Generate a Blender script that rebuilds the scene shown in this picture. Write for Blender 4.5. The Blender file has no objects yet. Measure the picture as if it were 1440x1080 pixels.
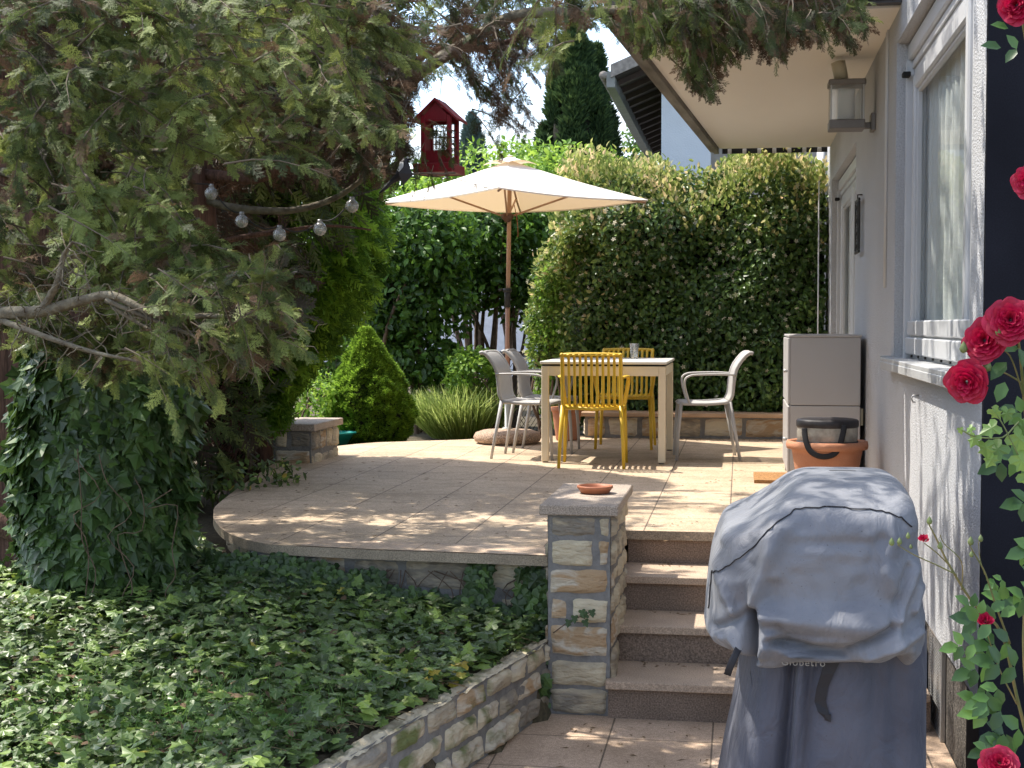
import bpy, math, random
import numpy as np
from mathutils import Vector, noise
S = bpy.context.scene; COL = S.collection
R = math.radians; rng = np.random.default_rng(7); random.seed(7)
# ---------------------------------------------------------------- camera
F = 2000.0; TH = math.atan(320/F); PT = math.atan(82/F); CZ = 1.69
cd = bpy.data.cameras.new("camera"); cam = bpy.data.objects.new("camera", cd); COL.objects.link(cam)
cam.location = (0, 0, CZ); cam.rotation_euler = (math.pi/2-PT, 0, TH)
cd.sensor_width = 36; cd.lens = 36*F/1440; cd.clip_start = .05; cd.clip_end = 2000; S.camera = cam
cd.dof.use_dof = False
# ---------------------------------------------------------------- sky and sun
SUN = Vector((-.46, .17, .85)).normalized()
SEL = math.asin(SUN.z); SAZ = math.atan2(SUN.x, SUN.y)
w = bpy.data.worlds.new("World"); S.world = w; w.use_nodes = True
nt = w.node_tree; nt.nodes.clear(); N = nt.nodes.new; L = nt.links.new
sky = N('ShaderNodeTexSky'); sky.sky_type = 'NISHITA'; sky.sun_disc = False
sky.sun_elevation = SEL; sky.sun_rotation = SAZ; sky.air_density = 1.0; sky.dust_density = 1.5
tc = N('ShaderNodeTexCoord'); mp = N('ShaderNodeMapping'); mp.inputs['Scale'].default_value = (3, 3, 7)
ns = N('ShaderNodeTexNoise'); ns.inputs['Scale'].default_value = 1.6; ns.inputs['Detail'].default_value = 7
rp = N('ShaderNodeValToRGB'); rp.color_ramp.elements[0].position = .42; rp.color_ramp.elements[1].position = .66
mx = N('ShaderNodeMix'); mx.data_type = 'RGBA'; mx.inputs['B'].default_value = (2.75, 2.78, 2.85, 1)
bg = N('ShaderNodeBackground'); bg.inputs['Strength'].default_value = .15; ow = N('ShaderNodeOutputWorld')
L(tc.outputs['Generated'], mp.inputs[0]); L(mp.outputs[0], ns.inputs['Vector']); L(ns.outputs[0], rp.inputs[0])
L(rp.outputs[0], mx.inputs['Factor']); L(sky.outputs[0], mx.inputs['A']); L(mx.outputs['Result'], bg.inputs[0]); L(bg.outputs[0], ow.inputs[0])
sl = bpy.data.lights.new("sun", 'SUN'); sl.energy = 2.55; sl.angle = R(.5); sl.color = (1, .93, .82)
so = bpy.data.objects.new("sun", sl); COL.objects.link(so); so.rotation_euler = (-SUN).to_track_quat('-Z', 'Y').to_euler()
S.view_settings.view_transform = 'Standard'; S.view_settings.look = 'None'; S.view_settings.gamma = 1
S.view_settings.exposure = 1.74
cy = S.cycles; cy.max_bounces = 7; cy.diffuse_bounces = 4; cy.glossy_bounces = 3; cy.transmission_bounces = 5
cy.transparent_max_bounces = 8; cy.use_denoising = True; cy.caustics_reflective = False; cy.caustics_refractive = False
cy.sample_clamp_indirect = 6
# ---------------------------------------------------------------- pixel -> world helpers
_r = Vector((math.cos(TH), math.sin(TH), 0)); _f = Vector((-math.sin(TH), math.cos(TH), 0))
def _d(px, py):
    x = (px-720)/F; y = -(py-540)/F
    fw = math.cos(PT)+y*math.sin(PT); up = -math.sin(PT)+y*math.cos(PT)
    return _r*(x/fw)+_f+Vector((0, 0, up/fw))
O0 = Vector((0, 0, CZ))
def P(px, py, Z): return O0+_d(px, py)*Z
def G(px, py, z=0.0): d = _d(px, py); return O0+d*((z-CZ)/d.z)
def W(px, py, X=.8): d = _d(px, py); return O0+d*(X/d.x)
def CW(xc, zc, z=0.0): v = _r*xc+_f*zc; return Vector((v.x, v.y, z))
TZ = .66
# ---------------------------------------------------------------- materials
def mk(name):
    m = bpy.data.materials.new(name); m.use_nodes = True; t = m.node_tree
    b = t.nodes['Principled BSDF']; return m, t, b
def link(t, a, b): t.links.new(a, b)
def mat(name, col, rough=.6, var=.12, scale=8, bump=0, bscale=60, metal=0, spec=.4, stretch=(1, 1, 1), col2=None, fine=0, fscale=300, detail=5):
    m, t, b = mk(name); n = t.nodes.new
    c = n('ShaderNodeTexCoord'); mp = n('ShaderNodeMapping'); mp.inputs['Scale'].default_value = stretch
    link(t, c.outputs['Object'], mp.inputs[0])
    no = n('ShaderNodeTexNoise'); no.inputs['Scale'].default_value = scale; no.inputs['Detail'].default_value = detail; link(t, mp.outputs[0], no.inputs['Vector'])
    r = n('ShaderNodeValToRGB'); r.color_ramp.elements[0].position = .3; r.color_ramp.elements[1].position = .7
    c2 = col2 if col2 else [min(1, x*(1+var)) for x in col]; c1 = col if col2 else [x*(1-var) for x in col]
    r.color_ramp.elements[0].color = (*c1, 1); r.color_ramp.elements[1].color = (*c2, 1); link(t, no.outputs[0], r.inputs[0])
    out = r.outputs[0]
    if fine:
        fn = n('ShaderNodeTexNoise'); fn.inputs['Scale'].default_value = fscale; fn.inputs['Detail'].default_value = 2; link(t, mp.outputs[0], fn.inputs['Vector'])
        fr = n('ShaderNodeValToRGB'); fr.color_ramp.elements[0].position = .35; fr.color_ramp.elements[1].position = .65
        fr.color_ramp.elements[0].color = (1-fine, 1-fine, 1-fine, 1); fr.color_ramp.elements[1].color = (1+fine*.6, 1+fine*.6, 1+fine*.6, 1); link(t, fn.outputs[0], fr.inputs[0])
        mm = n('ShaderNodeMix'); mm.data_type = 'RGBA'; mm.blend_type = 'MULTIPLY'; mm.inputs['Factor'].default_value = 1
        link(t, out, mm.inputs['A']); link(t, fr.outputs[0], mm.inputs['B']); out = mm.outputs['Result']
    link(t, out, b.inputs['Base Color']); b.inputs['Roughness'].default_value = rough; b.inputs['Metallic'].default_value = metal
    b.inputs['Specular IOR Level'].default_value = spec
    if bump:
        bn = n('ShaderNodeTexNoise'); bn.inputs['Scale'].default_value = bscale; bn.inputs['Detail'].default_value = 4; link(t, mp.outputs[0], bn.inputs['Vector'])
        bp = n('ShaderNodeBump'); bp.inputs['Strength'].default_value = bump; bp.inputs['Distance'].default_value = .01; link(t, bn.outputs[0], bp.inputs['Height']); link(t, bp.outputs[0], b.inputs['Normal'])
    return m
def leafmat(name, cols, rough=.45, trans=.3, nscale=1.2, spec=.4, tcol=None, nmix=.5):
    """colours picked by a per-leaf random value and a slow clump noise"""
    m, t, b = mk(name); n = t.nodes.new
    a = n('ShaderNodeAttribute'); a.attribute_name = 'rnd'
    c = n('ShaderNodeTexCoord'); no = n('ShaderNodeTexNoise'); no.inputs['Scale'].default_value = nscale; no.inputs['Detail'].default_value = 3
    link(t, c.outputs['Object'], no.inputs['Vector'])
    m1 = n('ShaderNodeMath'); m1.operation = 'MULTIPLY_ADD'; m1.inputs[1].default_value = nmix*2.2; m1.inputs[2].default_value = -nmix*1.1; link(t, no.outputs[0], m1.inputs[0])
    m2 = n('ShaderNodeMath'); m2.operation = 'ADD'; m2.use_clamp = True; link(t, a.outputs['Fac'], m2.inputs[0]); link(t, m1.outputs[0], m2.inputs[1])
    r = n('ShaderNodeValToRGB'); e = r.color_ramp.elements
    for i, (p, cc) in enumerate(cols):
        el = e[i] if i < 2 else e.new(p)
        el.position = p; el.color = (*cc, 1)
    link(t, m2.outputs[0], r.inputs[0]); link(t, r.outputs[0], b.inputs['Base Color'])
    b.inputs['Roughness'].default_value = rough; b.inputs['Specular IOR Level'].default_value = spec
    tr = n('ShaderNodeBsdfTranslucent'); hs = n('ShaderNodeHueSaturation'); hs.inputs['Value'].default_value = 1.5; hs.inputs['Hue'].default_value = .485
    link(t, r.outputs[0], hs.inputs['Color']); link(t, hs.outputs[0], tr.inputs[0])
    ms = n('ShaderNodeMixShader'); ms.inputs[0].default_value = trans
    link(t, b.outputs[0], ms.inputs[1]); link(t, tr.outputs[0], ms.inputs[2]); link(t, ms.outputs[0], t.nodes['Material Output'].inputs[0])
    return m
def ramped(name, cols, rough=.8, scale=14, bump=.6, bscale=40, stretch=(1, 1, 1), mixn=.55, fine=.2, moss=None):
    """stone: colour from per-stone random + noise"""
    m, t, b = mk(name); n = t.nodes.new
    a = n('ShaderNodeAttribute'); a.attribute_name = 'rnd'; c = n('ShaderNodeTexCoord'); mp = n('ShaderNodeMapping'); mp.inputs['Scale'].default_value = stretch
    link(t, c.outputs['Object'], mp.inputs[0])
    no = n('ShaderNodeTexNoise'); no.inputs['Scale'].default_value = scale; no.inputs['Detail'].default_value = 8; no.inputs['Distortion'].default_value = 1.2; link(t, mp.outputs[0], no.inputs['Vector'])
    m1 = n('ShaderNodeMath'); m1.operation = 'MULTIPLY_ADD'; m1.inputs[1].default_value = mixn*2.4; m1.inputs[2].default_value = -mixn*1.2; link(t, no.outputs[0], m1.inputs[0])
    m2 = n('ShaderNodeMath'); m2.operation = 'ADD'; m2.use_clamp = True; link(t, a.outputs['Fac'], m2.inputs[0]); link(t, m1.outputs[0], m2.inputs[1])
    r = n('ShaderNodeValToRGB'); e = r.color_ramp.elements
    for i, (p, cc) in enumerate(cols):
        el = e[i] if i < 2 else e.new(p)
        el.position = p; el.color = (*cc, 1)
    link(t, m2.outputs[0], r.inputs[0]); out = r.outputs[0]
    if moss:
        mn = n('ShaderNodeTexNoise'); mn.inputs['Scale'].default_value = 6; mn.inputs['Detail'].default_value = 6; link(t, c.outputs['Object'], mn.inputs['Vector'])
        mr = n('ShaderNodeValToRGB'); mr.color_ramp.elements[0].position = .52; mr.color_ramp.elements[1].position = .66; link(t, mn.outputs[0], mr.inputs[0])
        mm = n('ShaderNodeMix'); mm.data_type = 'RGBA'; mm.inputs['B'].default_value = (*moss, 1); link(t, mr.outputs[0], mm.inputs['Factor']); link(t, out, mm.inputs['A']); out = mm.outputs['Result']
    link(t, out, b.inputs['Base Color']); b.inputs['Roughness'].default_value = rough
    bn = n('ShaderNodeTexNoise'); bn.inputs['Scale'].default_value = bscale; bn.inputs['Detail'].default_value = 8; link(t, mp.outputs[0], bn.inputs['Vector'])
    bp = n('ShaderNodeBump'); bp.inputs['Strength'].default_value = bump; bp.inputs['Distance'].default_value = .02; link(t, bn.outputs[0], bp.inputs['Height']); link(t, bp.outputs[0], b.inputs['Normal'])
    return m
def tilemat(name, c1, c2, tx, ty, ox=0, oy=0, joint=.008, jcol=(.17, .13, .095)):
    m, t, b = mk(name); n = t.nodes.new
    c = n('ShaderNodeTexCoord'); mp = n('ShaderNodeMapping'); mp.inputs['Location'].default_value = (ox, oy, 0); link(t, c.outputs['Object'], mp.inputs[0])
    br = n('ShaderNodeTexBrick'); br.offset = 0; br.squash = 1; br.inputs['Scale'].default_value = 1
    br.inputs['Brick Width'].default_value = tx; br.inputs['Row Height'].default_value = ty; br.inputs['Mortar Size'].default_value = joint/2; br.inputs['Mortar Smooth'].default_value = .2
    br.inputs['Color1'].default_value = (*c1, 1); br.inputs['Color2'].default_value = (*c2, 1); br.inputs['Mortar'].default_value = (*jcol, 1)
    link(t, mp.outputs[0], br.inputs['Vector'])
    def mult(out, sc, lo, hi, a=.35, d=.65, detail=3):
        no = n('ShaderNodeTexNoise'); no.inputs['Scale'].default_value = sc; no.inputs['Detail'].default_value = detail; link(t, c.outputs['Object'], no.inputs['Vector'])
        r = n('ShaderNodeValToRGB'); r.color_ramp.elements[0].position = a; r.color_ramp.elements[1].position = d
        r.color_ramp.elements[0].color = (*lo, 1); r.color_ramp.elements[1].color = (*hi, 1); link(t, no.outputs[0], r.inputs[0])
        mm = n('ShaderNodeMix'); mm.data_type = 'RGBA'; mm.blend_type = 'MULTIPLY'; mm.inputs['Factor'].default_value = 1
        link(t, out, mm.inputs['A']); link(t, r.outputs[0], mm.inputs['B']); return mm.outputs['Result']
    o = mult(br.outputs[0], 190, (.72, .70, .68), (1.15, 1.15, 1.15), .4, .62)
    o = mult(o, 55, (.86, .84, .82), (1.1, 1.1, 1.1))
    o = mult(o, 2.3, (.80, .78, .74), (1.08, 1.08, 1.08), .3, .65, 6)
    o = mult(o, 9, (.88, .87, .85), (1.05, 1.05, 1.05), .3, .6, 8)
    link(t, o, b.inputs['Base Color']); b.inputs['Roughness'].default_value = .7
    bp = n('ShaderNodeBump'); bp.inputs['Strength'].default_value = .5; bp.inputs['Distance'].default_value = .004; bp.invert = True; link(t, br.outputs['Fac'], bp.inputs['Height']); link(t, bp.outputs[0], b.inputs['Normal'])
    return m
# ---------------------------------------------------------------- objects
ORG = {}
def tag(o, label=None, cat=None, group=None, kind=None):
    if label: o['label'] = label
    if cat: o['category'] = cat
    if group: o['group'] = group
    if kind: o['kind'] = kind
    return o
def thing(name, loc, label, cat, group=None):
    o = bpy.data.objects.new(name, None); o.empty_display_size = .1; COL.objects.link(o); o.location = loc
    ORG[o.name] = Vector(loc); return tag(o, label, cat, group)
def _link(name, me, parent, org=None):
    o = bpy.data.objects.new(name, me); COL.objects.link(o)
    if parent:
        o.parent = parent; ORG[o.name] = ORG[parent.name]
    else:
        org = Vector(org or (0, 0, 0)); o.location = org; ORG[o.name] = org
    return o
def copy_tree(o, parent=None):
    c = o.copy(); COL.objects.link(c); c.parent = parent; ORG[c.name] = ORG[o.name]
    for ch in [x for x in COL.objects if x.parent == o]: copy_tree(ch, c)
    return c
class MB:
    def __init__(s): s.v = []; s.f = []; s.m = []; s.r = []; s.sm = []
    def add(s, vs, fs, mi=0, rnd=.5, smooth=False):
        b = len(s.v); s.v += [tuple(x) for x in vs]; s.r += [rnd]*len(vs)
        for f in fs: s.f.append([b+i for i in f]); s.m.append(mi); s.sm.append(smooth)
    def box(s, x0, x1, y0, y1, z0, z1, mi=0, rnd=.5, M=None):
        vs = [Vector((x, y, z)) for z in (z0, z1) for y in (y0, y1) for x in (x0, x1)]
        if M: vs = [M(v) for v in vs]
        s.add(vs, [(0, 2, 3, 1), (4, 5, 7, 6), (0, 1, 5, 4), (2, 6, 7, 3), (0, 4, 6, 2), (1, 3, 7, 5)], mi, rnd)
    def bbox(s, x0, x1, y0, y1, z0, z1, b=.01, mi=0, M=None):
        """bevelled box"""
        vs = []; idx = {}
        for cx in (0, 1):
            for cy_ in (0, 1):
                for cz in (0, 1):
                    for ax in range(3):
                        p = [x1 if cx else x0, y1 if cy_ else y0, z1 if cz else z0]; cs = (cx, cy_, cz)
                        for k in range(3):
                            if k != ax: p[k] += -b if cs[k] else b
                        idx[(cx, cy_, cz, ax)] = len(vs); v = Vector(p); vs.append(M(v) if M else v)
        g = lambda c, a: idx[(*c, a)]; fs = []
        for ax in range(3):
            o1, o2 = [(1, 2), (2, 0), (0, 1)][ax]
            for sd in (0, 1):
                q = []
                for a, b2 in ((0, 0), (1, 0), (1, 1), (0, 1)):
                    c = [0, 0, 0]; c[ax] = sd; c[o1] = a; c[o2] = b2; q.append(g(tuple(c), ax))
                fs.append(tuple(q if sd else q[::-1]))
            for a in (0, 1):
                for b2 in (0, 1):
                    c0 = [0, 0, 0]; c1 = [0, 0, 0]; c0[o1] = c1[o1] = a; c0[o2] = c1[o2] = b2; c1[ax] = 1
                    fs.append((g(tuple(c0), o1), g(tuple(c1), o1), g(tuple(c1), o2), g(tuple(c0), o2)))
        for cx in (0, 1):
            for cy_ in (0, 1):
                for cz in (0, 1): fs.append(tuple(g((cx, cy_, cz), a) for a in range(3)))
        s.add(vs, fs, mi)
    def tube(s, pts, rad, n=8, mi=0, rnd=.5, cap=True, flat=1.0, up=None):
        pts = [Vector(p) for p in pts]; k = len(pts)
        if not hasattr(rad, '__len__'): rad = [rad]*k
        vs = []; u = None
        for i, p in enumerate(pts):
            t = (pts[min(i+1, k-1)]-pts[max(i-1, 0)])
            t = t.normalized() if t.length > 1e-9 else Vector((0, 0, 1))
            if up is not None: u = up.cross(t).normalized()
            elif u is None: u = t.orthogonal().normalized()
            else: u = (u-t*u.dot(t)).normalized()
            v = t.cross(u)
            for j in range(n):
                a = 2*math.pi*j/n; vs.append(p+u*math.cos(a)*rad[i]+v*math.sin(a)*rad[i]*flat)
        fs = [(i*n+j, i*n+(j+1) % n, (i+1)*n+(j+1) % n, (i+1)*n+j) for i in range(k-1) for j in range(n)]
        if cap: fs += [tuple(range(n-1, -1, -1)), tuple((k-1)*n+j for j in range(n))]
        s.add(vs, fs, mi, rnd, True)
    def lathe(s, prof, c, n=32, mi=0, close=False, rnd=.5, sx=1, sy=1):
        vs = []; k = len(prof)
        for r, z in prof:
            for j in range(n):
                a = 2*math.pi*j/n; vs.append((c[0]+r*sx*math.cos(a), c[1]+r*sy*math.sin(a), c[2]+z))
        fs = [(i*n+j, i*n+(j+1) % n, (i+1)*n+(j+1) % n, (i+1)*n+j) for i in range(k-1) for j in range(n)]
        s.add(vs, fs, mi, rnd, True)
    def prism(s, poly, z0, z1, mi=0, mi_side=None):
        n = len(poly); vs = [(p[0], p[1], z0) for p in poly]+[(p[0], p[1], z1) for p in poly]
        s.add(vs, [tuple(range(n, 2*n)), tuple(range(n-1, -1, -1))], mi)
        s.add(vs, [(i, (i+1) % n, n+(i+1) % n, n+i) for i in range(n)], mi if mi_side is None else mi_side)
    def grid(s, fn, nu, nv, mi=0, rnd=.5, closed=False, smooth=True):
        vs = [fn(i/(nu if closed else nu-1), j/(nv-1)) for j in range(nv) for i in range(nu)]
        m = nu if closed else nu-1
        s.add(vs, [(j*nu+i, j*nu+(i+1) % nu, (j+1)*nu+(i+1) % nu, (j+1)*nu+i) for j in range(nv-1) for i in range(m)], mi, rnd, smooth)
    def build(s, name, mats, parent=None, org=None):
        if not isinstance(mats, (list, tuple)): mats = [mats]
        o_ = ORG[parent.name] if parent else Vector(org or (0, 0, 0))
        me = bpy.data.meshes.new(name); vs = np.array(s.v, dtype=float)-np.array(o_)
        me.from_pydata(vs.tolist(), [], s.f)
        for m in mats: me.materials.append(m)
        me.polygons.foreach_set('material_index', s.m); me.polygons.foreach_set('use_smooth', s.sm)
        a = me.attributes.new('rnd', 'FLOAT', 'POINT'); a.data.foreach_set('value', s.r)
        me.update(); return _link(name, me, parent, org)
def cat(pts, n=6, closed=False):
    """Catmull-Rom through points"""
    pts = [Vector(p) for p in pts]; out = []; k = len(pts)
    for i in range(k if closed else k-1):
        a, b, c, d = (pts[(i-1) % k] if closed or i > 0 else pts[0], pts[i], pts[(i+1) % k], pts[(i+2) % k] if closed or i+2 < k else pts[-1])
        for j in range(n):
            t = j/n; out.append(.5*((2*b)+(c-a)*t+(2*a-5*b+4*c-d)*t*t+(3*b-a-3*c+d)*t**3))
    if not closed: out.append(pts[-1])
    return out
# ---------------------------------------------------------------- foliage engine
def T_oval(wd=.3, fold=.07, droop=.1):
    v = np.array([(0, 0, 0), (.3, wd*.8, fold), (.65, wd*.75, fold*.4), (1, 0, -droop), (.65, -wd*.75, fold*.4), (.3, -wd*.8, fold), (.5, 0, -.01)])
    return v, np.array([(0, 6, 1), (1, 6, 2), (2, 6, 3), (3, 6, 4), (4, 6, 5), (5, 6, 0)])
def T_diamond(wd=.3):
    v = np.array([(0, 0, 0), (.45, wd, .05), (1, 0, -.05), (.45, -wd, .05)]); return v, np.array([(0, 3, 2, 1)])
def T_ivy():
    h = [(0.02, 0), (-.13, .20), (-.08, .40), (.12, .48), (.25, .33), (.36, .30), (.55, .46), (.62, .26), (.78, .14), (1.0, 0)]
    o = h+[(x, -y) for x, y in h[-2:0:-1]]
    v = [(.28, 0, .03)]+[(x, y, -.22*abs(y)-.12*x*x+(.05 if i % 3 == 0 else 0)) for i, (x, y) in enumerate(o)]; n = len(o)
    return np.array(v), np.array([(0, 1+(i+1) % n, 1+i) for i in range(n)])
def T_spray(lv=2, nb=8, wd=.022):
    """flat fern-like cypress spray of thin quads"""
    vs = []; fs = []
    def strip(a, b, w0, w1, z0=0, z1=0):
        a = np.array(a, float); b = np.array(b, float); d = b-a; n = np.array((-d[1], d[0])); n /= (np.linalg.norm(n)+1e-9); k = len(vs)
        for p, w_, z in ((a, w0, z0), (b, w1, z1)):
            vs.append((*(p+n*w_), z)); vs.append((*(p-n*w_), z))
        fs.append((k, k+1, k+3, k+2))
    r = random.Random(3); zc = lambda x, y: -.16*x*x-.25*y*y
    strip((0, 0), (.5, .02), .012, .012, 0, zc(.5, 0)); strip((.5, .02), (1, 0), .014, .010, zc(.5, 0), zc(1, 0))
    for i in range(nb):
        t = .10+.84*i/nb
        for sd in (1, -1):
            tt = t+(.05 if sd > 0 else 0)+r.uniform(-.02, .02); ln = (.33*(1-tt)**.6+.07)*r.uniform(.6, 1.2); an = R(40+r.uniform(-10, 10)); zj = r.uniform(-.09, .09)
            a = np.array((tt, .02*math.sin(3*tt))); dr = np.array((math.cos(an), sd*math.sin(an))); b = a+dr*ln
            strip(a, b, wd*.6, wd*.5, zc(*a), zc(*b)+zj)
            if lv > 1:
                for q in range(3 if ln > .25 else 2):
                    u = .3+.25*q; c = a+dr*ln*u; l2 = ln*(.46-.09*q)
                    for s2 in (1, -1):
                        a2 = s2*R(42); d2 = np.array((dr[0]*math.cos(a2)-dr[1]*math.sin(a2), dr[0]*math.sin(a2)+dr[1]*math.cos(a2)))
                        e = c+d2*l2; strip(c, e, wd*.60, wd*.30, zc(*c)+zj*u, zc(*e)+zj*u)
    return np.array(vs), np.array(fs)
def T_tuft(n=7, wd=.07):
    vs = []; fs = []; r = random.Random(5)
    for i in range(n):
        a = 2*math.pi*i/n+r.uniform(-.3, .3); sp = r.uniform(.25, .6); d = np.array((1, math.cos(a)*sp, math.sin(a)*sp)); d /= np.linalg.norm(d); d *= r.uniform(.7, 1)
        pz = np.cross(d, (0, math.sin(a), -math.cos(a))); pz = pz/np.linalg.norm(pz)*wd; k = len(vs)
        vs += [tuple(0*d), tuple(d*.55+pz), tuple(d), tuple(d*.55-pz)]; fs.append((k, k+1, k+2, k+3))
    return np.array(vs), np.array(fs)
def T_flower(n=5):
    vs = [(0, 0, 0)]; fs = []
    for i in range(n):
        a = 2*math.pi*i/n; k = len(vs)
        for da, r_ in ((-.45, .6), (0, 1), (.45, .6)): vs.append((r_*math.cos(a+da)*.5, r_*math.sin(a+da)*.5, .12*r_))
        fs.append((0, k, k+1, k+2))
    return np.array(vs), np.array(fs)
def T_blade():
    vs = []; fs = []
    for i, (x, z, w_) in enumerate(((0, 0, .012), (.4, .06, .011), (.75, .02, .008), (1, -.12, .002))):
        vs += [(x, w_, z), (x, -w_, z)]
        if i: fs.append((2*i-2, 2*i-1, 2*i+1, 2*i))
    return np.array(vs), np.array(fs)
def unit(a): return a/(np.linalg.norm(a, axis=-1, keepdims=True)+1e-9)
def scatter(name, T, pos, d, nrm, size, rnd, m, parent=None, org=None, smooth=False):
    tv, tf = T; pos = np.asarray(pos, float); n = len(pos)
    x = unit(np.asarray(d, float)); y = unit(np.cross(np.asarray(nrm, float), x)); z = np.cross(x, y)
    sz = np.broadcast_to(np.asarray(size, float).reshape(-1, 1, 1) if np.ndim(size) else np.full((n, 1, 1), size), (n, 1, 1))
    o_ = ORG[parent.name] if parent else Vector(org or (0, 0, 0))
    V = (pos-np.array(o_))[:, None, :]+sz*(tv[None, :, 0:1]*x[:, None]+tv[None, :, 1:2]*y[:, None]+tv[None, :, 2:3]*z[:, None])
    nv = len(tv); nf, k = tf.shape
    V = V.reshape(-1, 3).astype(np.float32); Fc = (tf[None]+(np.arange(n)*nv)[:, None, None]).reshape(-1).astype(np.int32)
    me = bpy.data.meshes.new(name); me.vertices.add(n*nv); me.vertices.foreach_set('co', V.ravel())
    me.loops.add(n*nf*k); me.loops.foreach_set('vertex_index', Fc); me.polygons.add(n*nf)
    me.polygons.foreach_set('loop_start', np.arange(n*nf, dtype=np.int32)*k); me.update(calc_edges=True)
    a = me.attributes.new('rnd', 'FLOAT', 'POINT'); a.data.foreach_set('value', np.repeat(np.asarray(rnd, np.float32), nv))
    me.polygons.foreach_set('use_smooth', np.full(n*nf, smooth)); me.materials.append(m)
    return _link(name, me, parent, org)
def rv(n): return unit(rng.normal(size=(n, 3)))
def noise_at(p, s=1.0, o=0.0): return noise.noise(Vector((p[0]*s+o, p[1]*s+o, p[2]*s+o)))
def blob_pts(ells, n, inner=.55, gap=None, gs=1.5, off=0.0):
    """points in the shells of several ellipsoids (c, r) with noise gaps; returns pos, outward normal"""
    vol = np.array([(e[1][0]*e[1][1]+e[1][1]*e[1][2]+e[1][0]*e[1][2]) for e in ells]); vol = vol/vol.sum()
    ps = []; ns_ = []
    for e, fr in zip(ells, vol):
        k = int(n*fr)+1; u = rv(k); rr = (inner+(1-inner)*rng.random((k, 1))**.6)
        c = np.array(e[0]); r_ = np.array(e[1]); q = c+u*r_*rr
        ps.append(q); ns_.append(unit(u/r_))
    p = np.vstack(ps); q = np.vstack(ns_)
    if gap is not None:
        keep = np.array([noise_at(x, gs, off)+.5*noise_at(x, gs*3, off+5) for x in p]) > gap; p = p[keep]; q = q[keep]
    return p, q
def stones(mb, A, B, z0, z1, nrm, course=.13, lmin=.14, lmax=.3, cell=.022, seed=1, rough=.012, bulge=.012, zt=None, gap=.011):
    """coursed rough masonry on the vertical face A->B; material 0 stone, 1 mortar"""
    r = random.Random(seed); A = Vector((A[0], A[1], 0)); B = Vector((B[0], B[1], 0)); Ln = (B-A).length; u = (B-A)/Ln; n = Vector(nrm).normalized(); H = z1-z0
    nr = max(1, round(H/course)); hs = [r.uniform(.75, 1.3) for _ in range(nr)]; tot = sum(hs); zc = z0
    mb.grid(lambda a, b: A+u*(a*Ln)+Vector((0, 0, z0+b*H))+n*(.002+.006*noise_at((a*Ln*20+seed, b*H*20, 0))), max(2, int(Ln/.04)), max(2, int(H/.04)), 1, .5)
    for h in hs:
        h = h/tot*H; x = -r.uniform(0, .5)*lmin
        while x < Ln-.02:
            l = r.uniform(lmin, lmax); xa = max(0, x)+gap/2; xb = min(Ln, x+l)-gap/2
            if Ln-(x+l) < .05: xb = Ln-gap/3; l = Ln-x
            if xb-xa > .03:
                j = lambda: r.uniform(-.007, .007)
                q = [(xa+j(), zc+gap/2+j()), (xb+j(), zc+gap/2+j()), (xb+j(), zc+h-gap/2+j()), (xa+j(), zc+h-gap/2+j())]
                nx = max(4, int((xb-xa)/cell)); nz = max(4, int(h/cell)); sd = r.uniform(0, 99); bu = bulge*r.uniform(.4, 1.5); tl = r.uniform(-.006, .006)
                def fn(a, b, q=q, sd=sd, bu=bu, tl=tl):
                    px_ = (1-a)*(1-b)*q[0][0]+a*(1-b)*q[1][0]+a*b*q[2][0]+(1-a)*b*q[3][0]
                    pz_ = (1-a)*(1-b)*q[0][1]+a*(1-b)*q[1][1]+a*b*q[2][1]+(1-a)*b*q[3][1]
                    e = min(a, 1-a, b, 1-b); k = min(1, e*9)
                    d = -.012+(.016+bu)*k**.6+tl*(a-.5)*2*k+rough*k*(noise_at((px_*9+sd, pz_*16, sd))+.6*noise_at((px_*26+sd, pz_*38, sd)))
                    px_ += .006*noise_at((pz_*25, sd, a*2)); pz_ += .006*noise_at((px_*25, sd, b*2))
                    return A+u*px_+Vector((0, 0, pz_))+n*d
                mb.grid(fn, nx+1, nz+1, 0, r.random())
            x += l
        zc += h
# ---------------------------------------------------------------- shared materials
M = {}
M['tile'] = tilemat('terrace_granite', (.49, .385, .275), (.55, .435, .315), .425, .425, .045, .02)
M['edge'] = mat('edge_granite', (.33, .27, .20), .75, .15, 5, .3, 200, fine=.35, fscale=180)
M['patio'] = tilemat('patio_granite', (.52, .39, .29), (.56, .43, .33), .42, .42, .10, .12)
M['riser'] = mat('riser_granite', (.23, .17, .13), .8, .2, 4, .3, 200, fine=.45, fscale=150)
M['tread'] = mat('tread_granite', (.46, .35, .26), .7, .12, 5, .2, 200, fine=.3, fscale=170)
M['cap'] = mat('cap_granite', (.40, .33, .27), .7, .12, 6, .3, 200, fine=.4, fscale=170)
limes = [(0, (.24, .21, .17)), (.3, (.46, .39, .28)), (.6, (.60, .52, .37)), (.85, (.52, .46, .37)), (1, (.42, .29, .17))]
M['stone'] = ramped('limestone', limes, .85, 5, .9, 22, (1, 1, 2.5))
M['stone_moss'] = ramped('mossy_limestone', limes, .88, 5, .9, 22, (1, 1, 2.5), moss=(.13, .15, .05))
M['mortar'] = mat('mortar', (.20, .195, .19), .95, .2, 20, .6, 80)
M['plaster'] = mat('white_plaster', (.465, .475, .497), .92, .06, 1.2, 1.0, 110, fine=.12, fscale=130, detail=8)
M['soffit'] = mat('cream_soffit', (.74, .70, .635), .9, .05, 1.2, .2, 120, stretch=(1, .3, 1))
M['pebble'] = mat('pebble_plinth', (.09, .08, .07), .9, .4, 40, 1.0, 70, fine=.5, fscale=90)
M['white'] = mat('white_pvc', (.54, .555, .58), .35, .04, 3)
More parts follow.
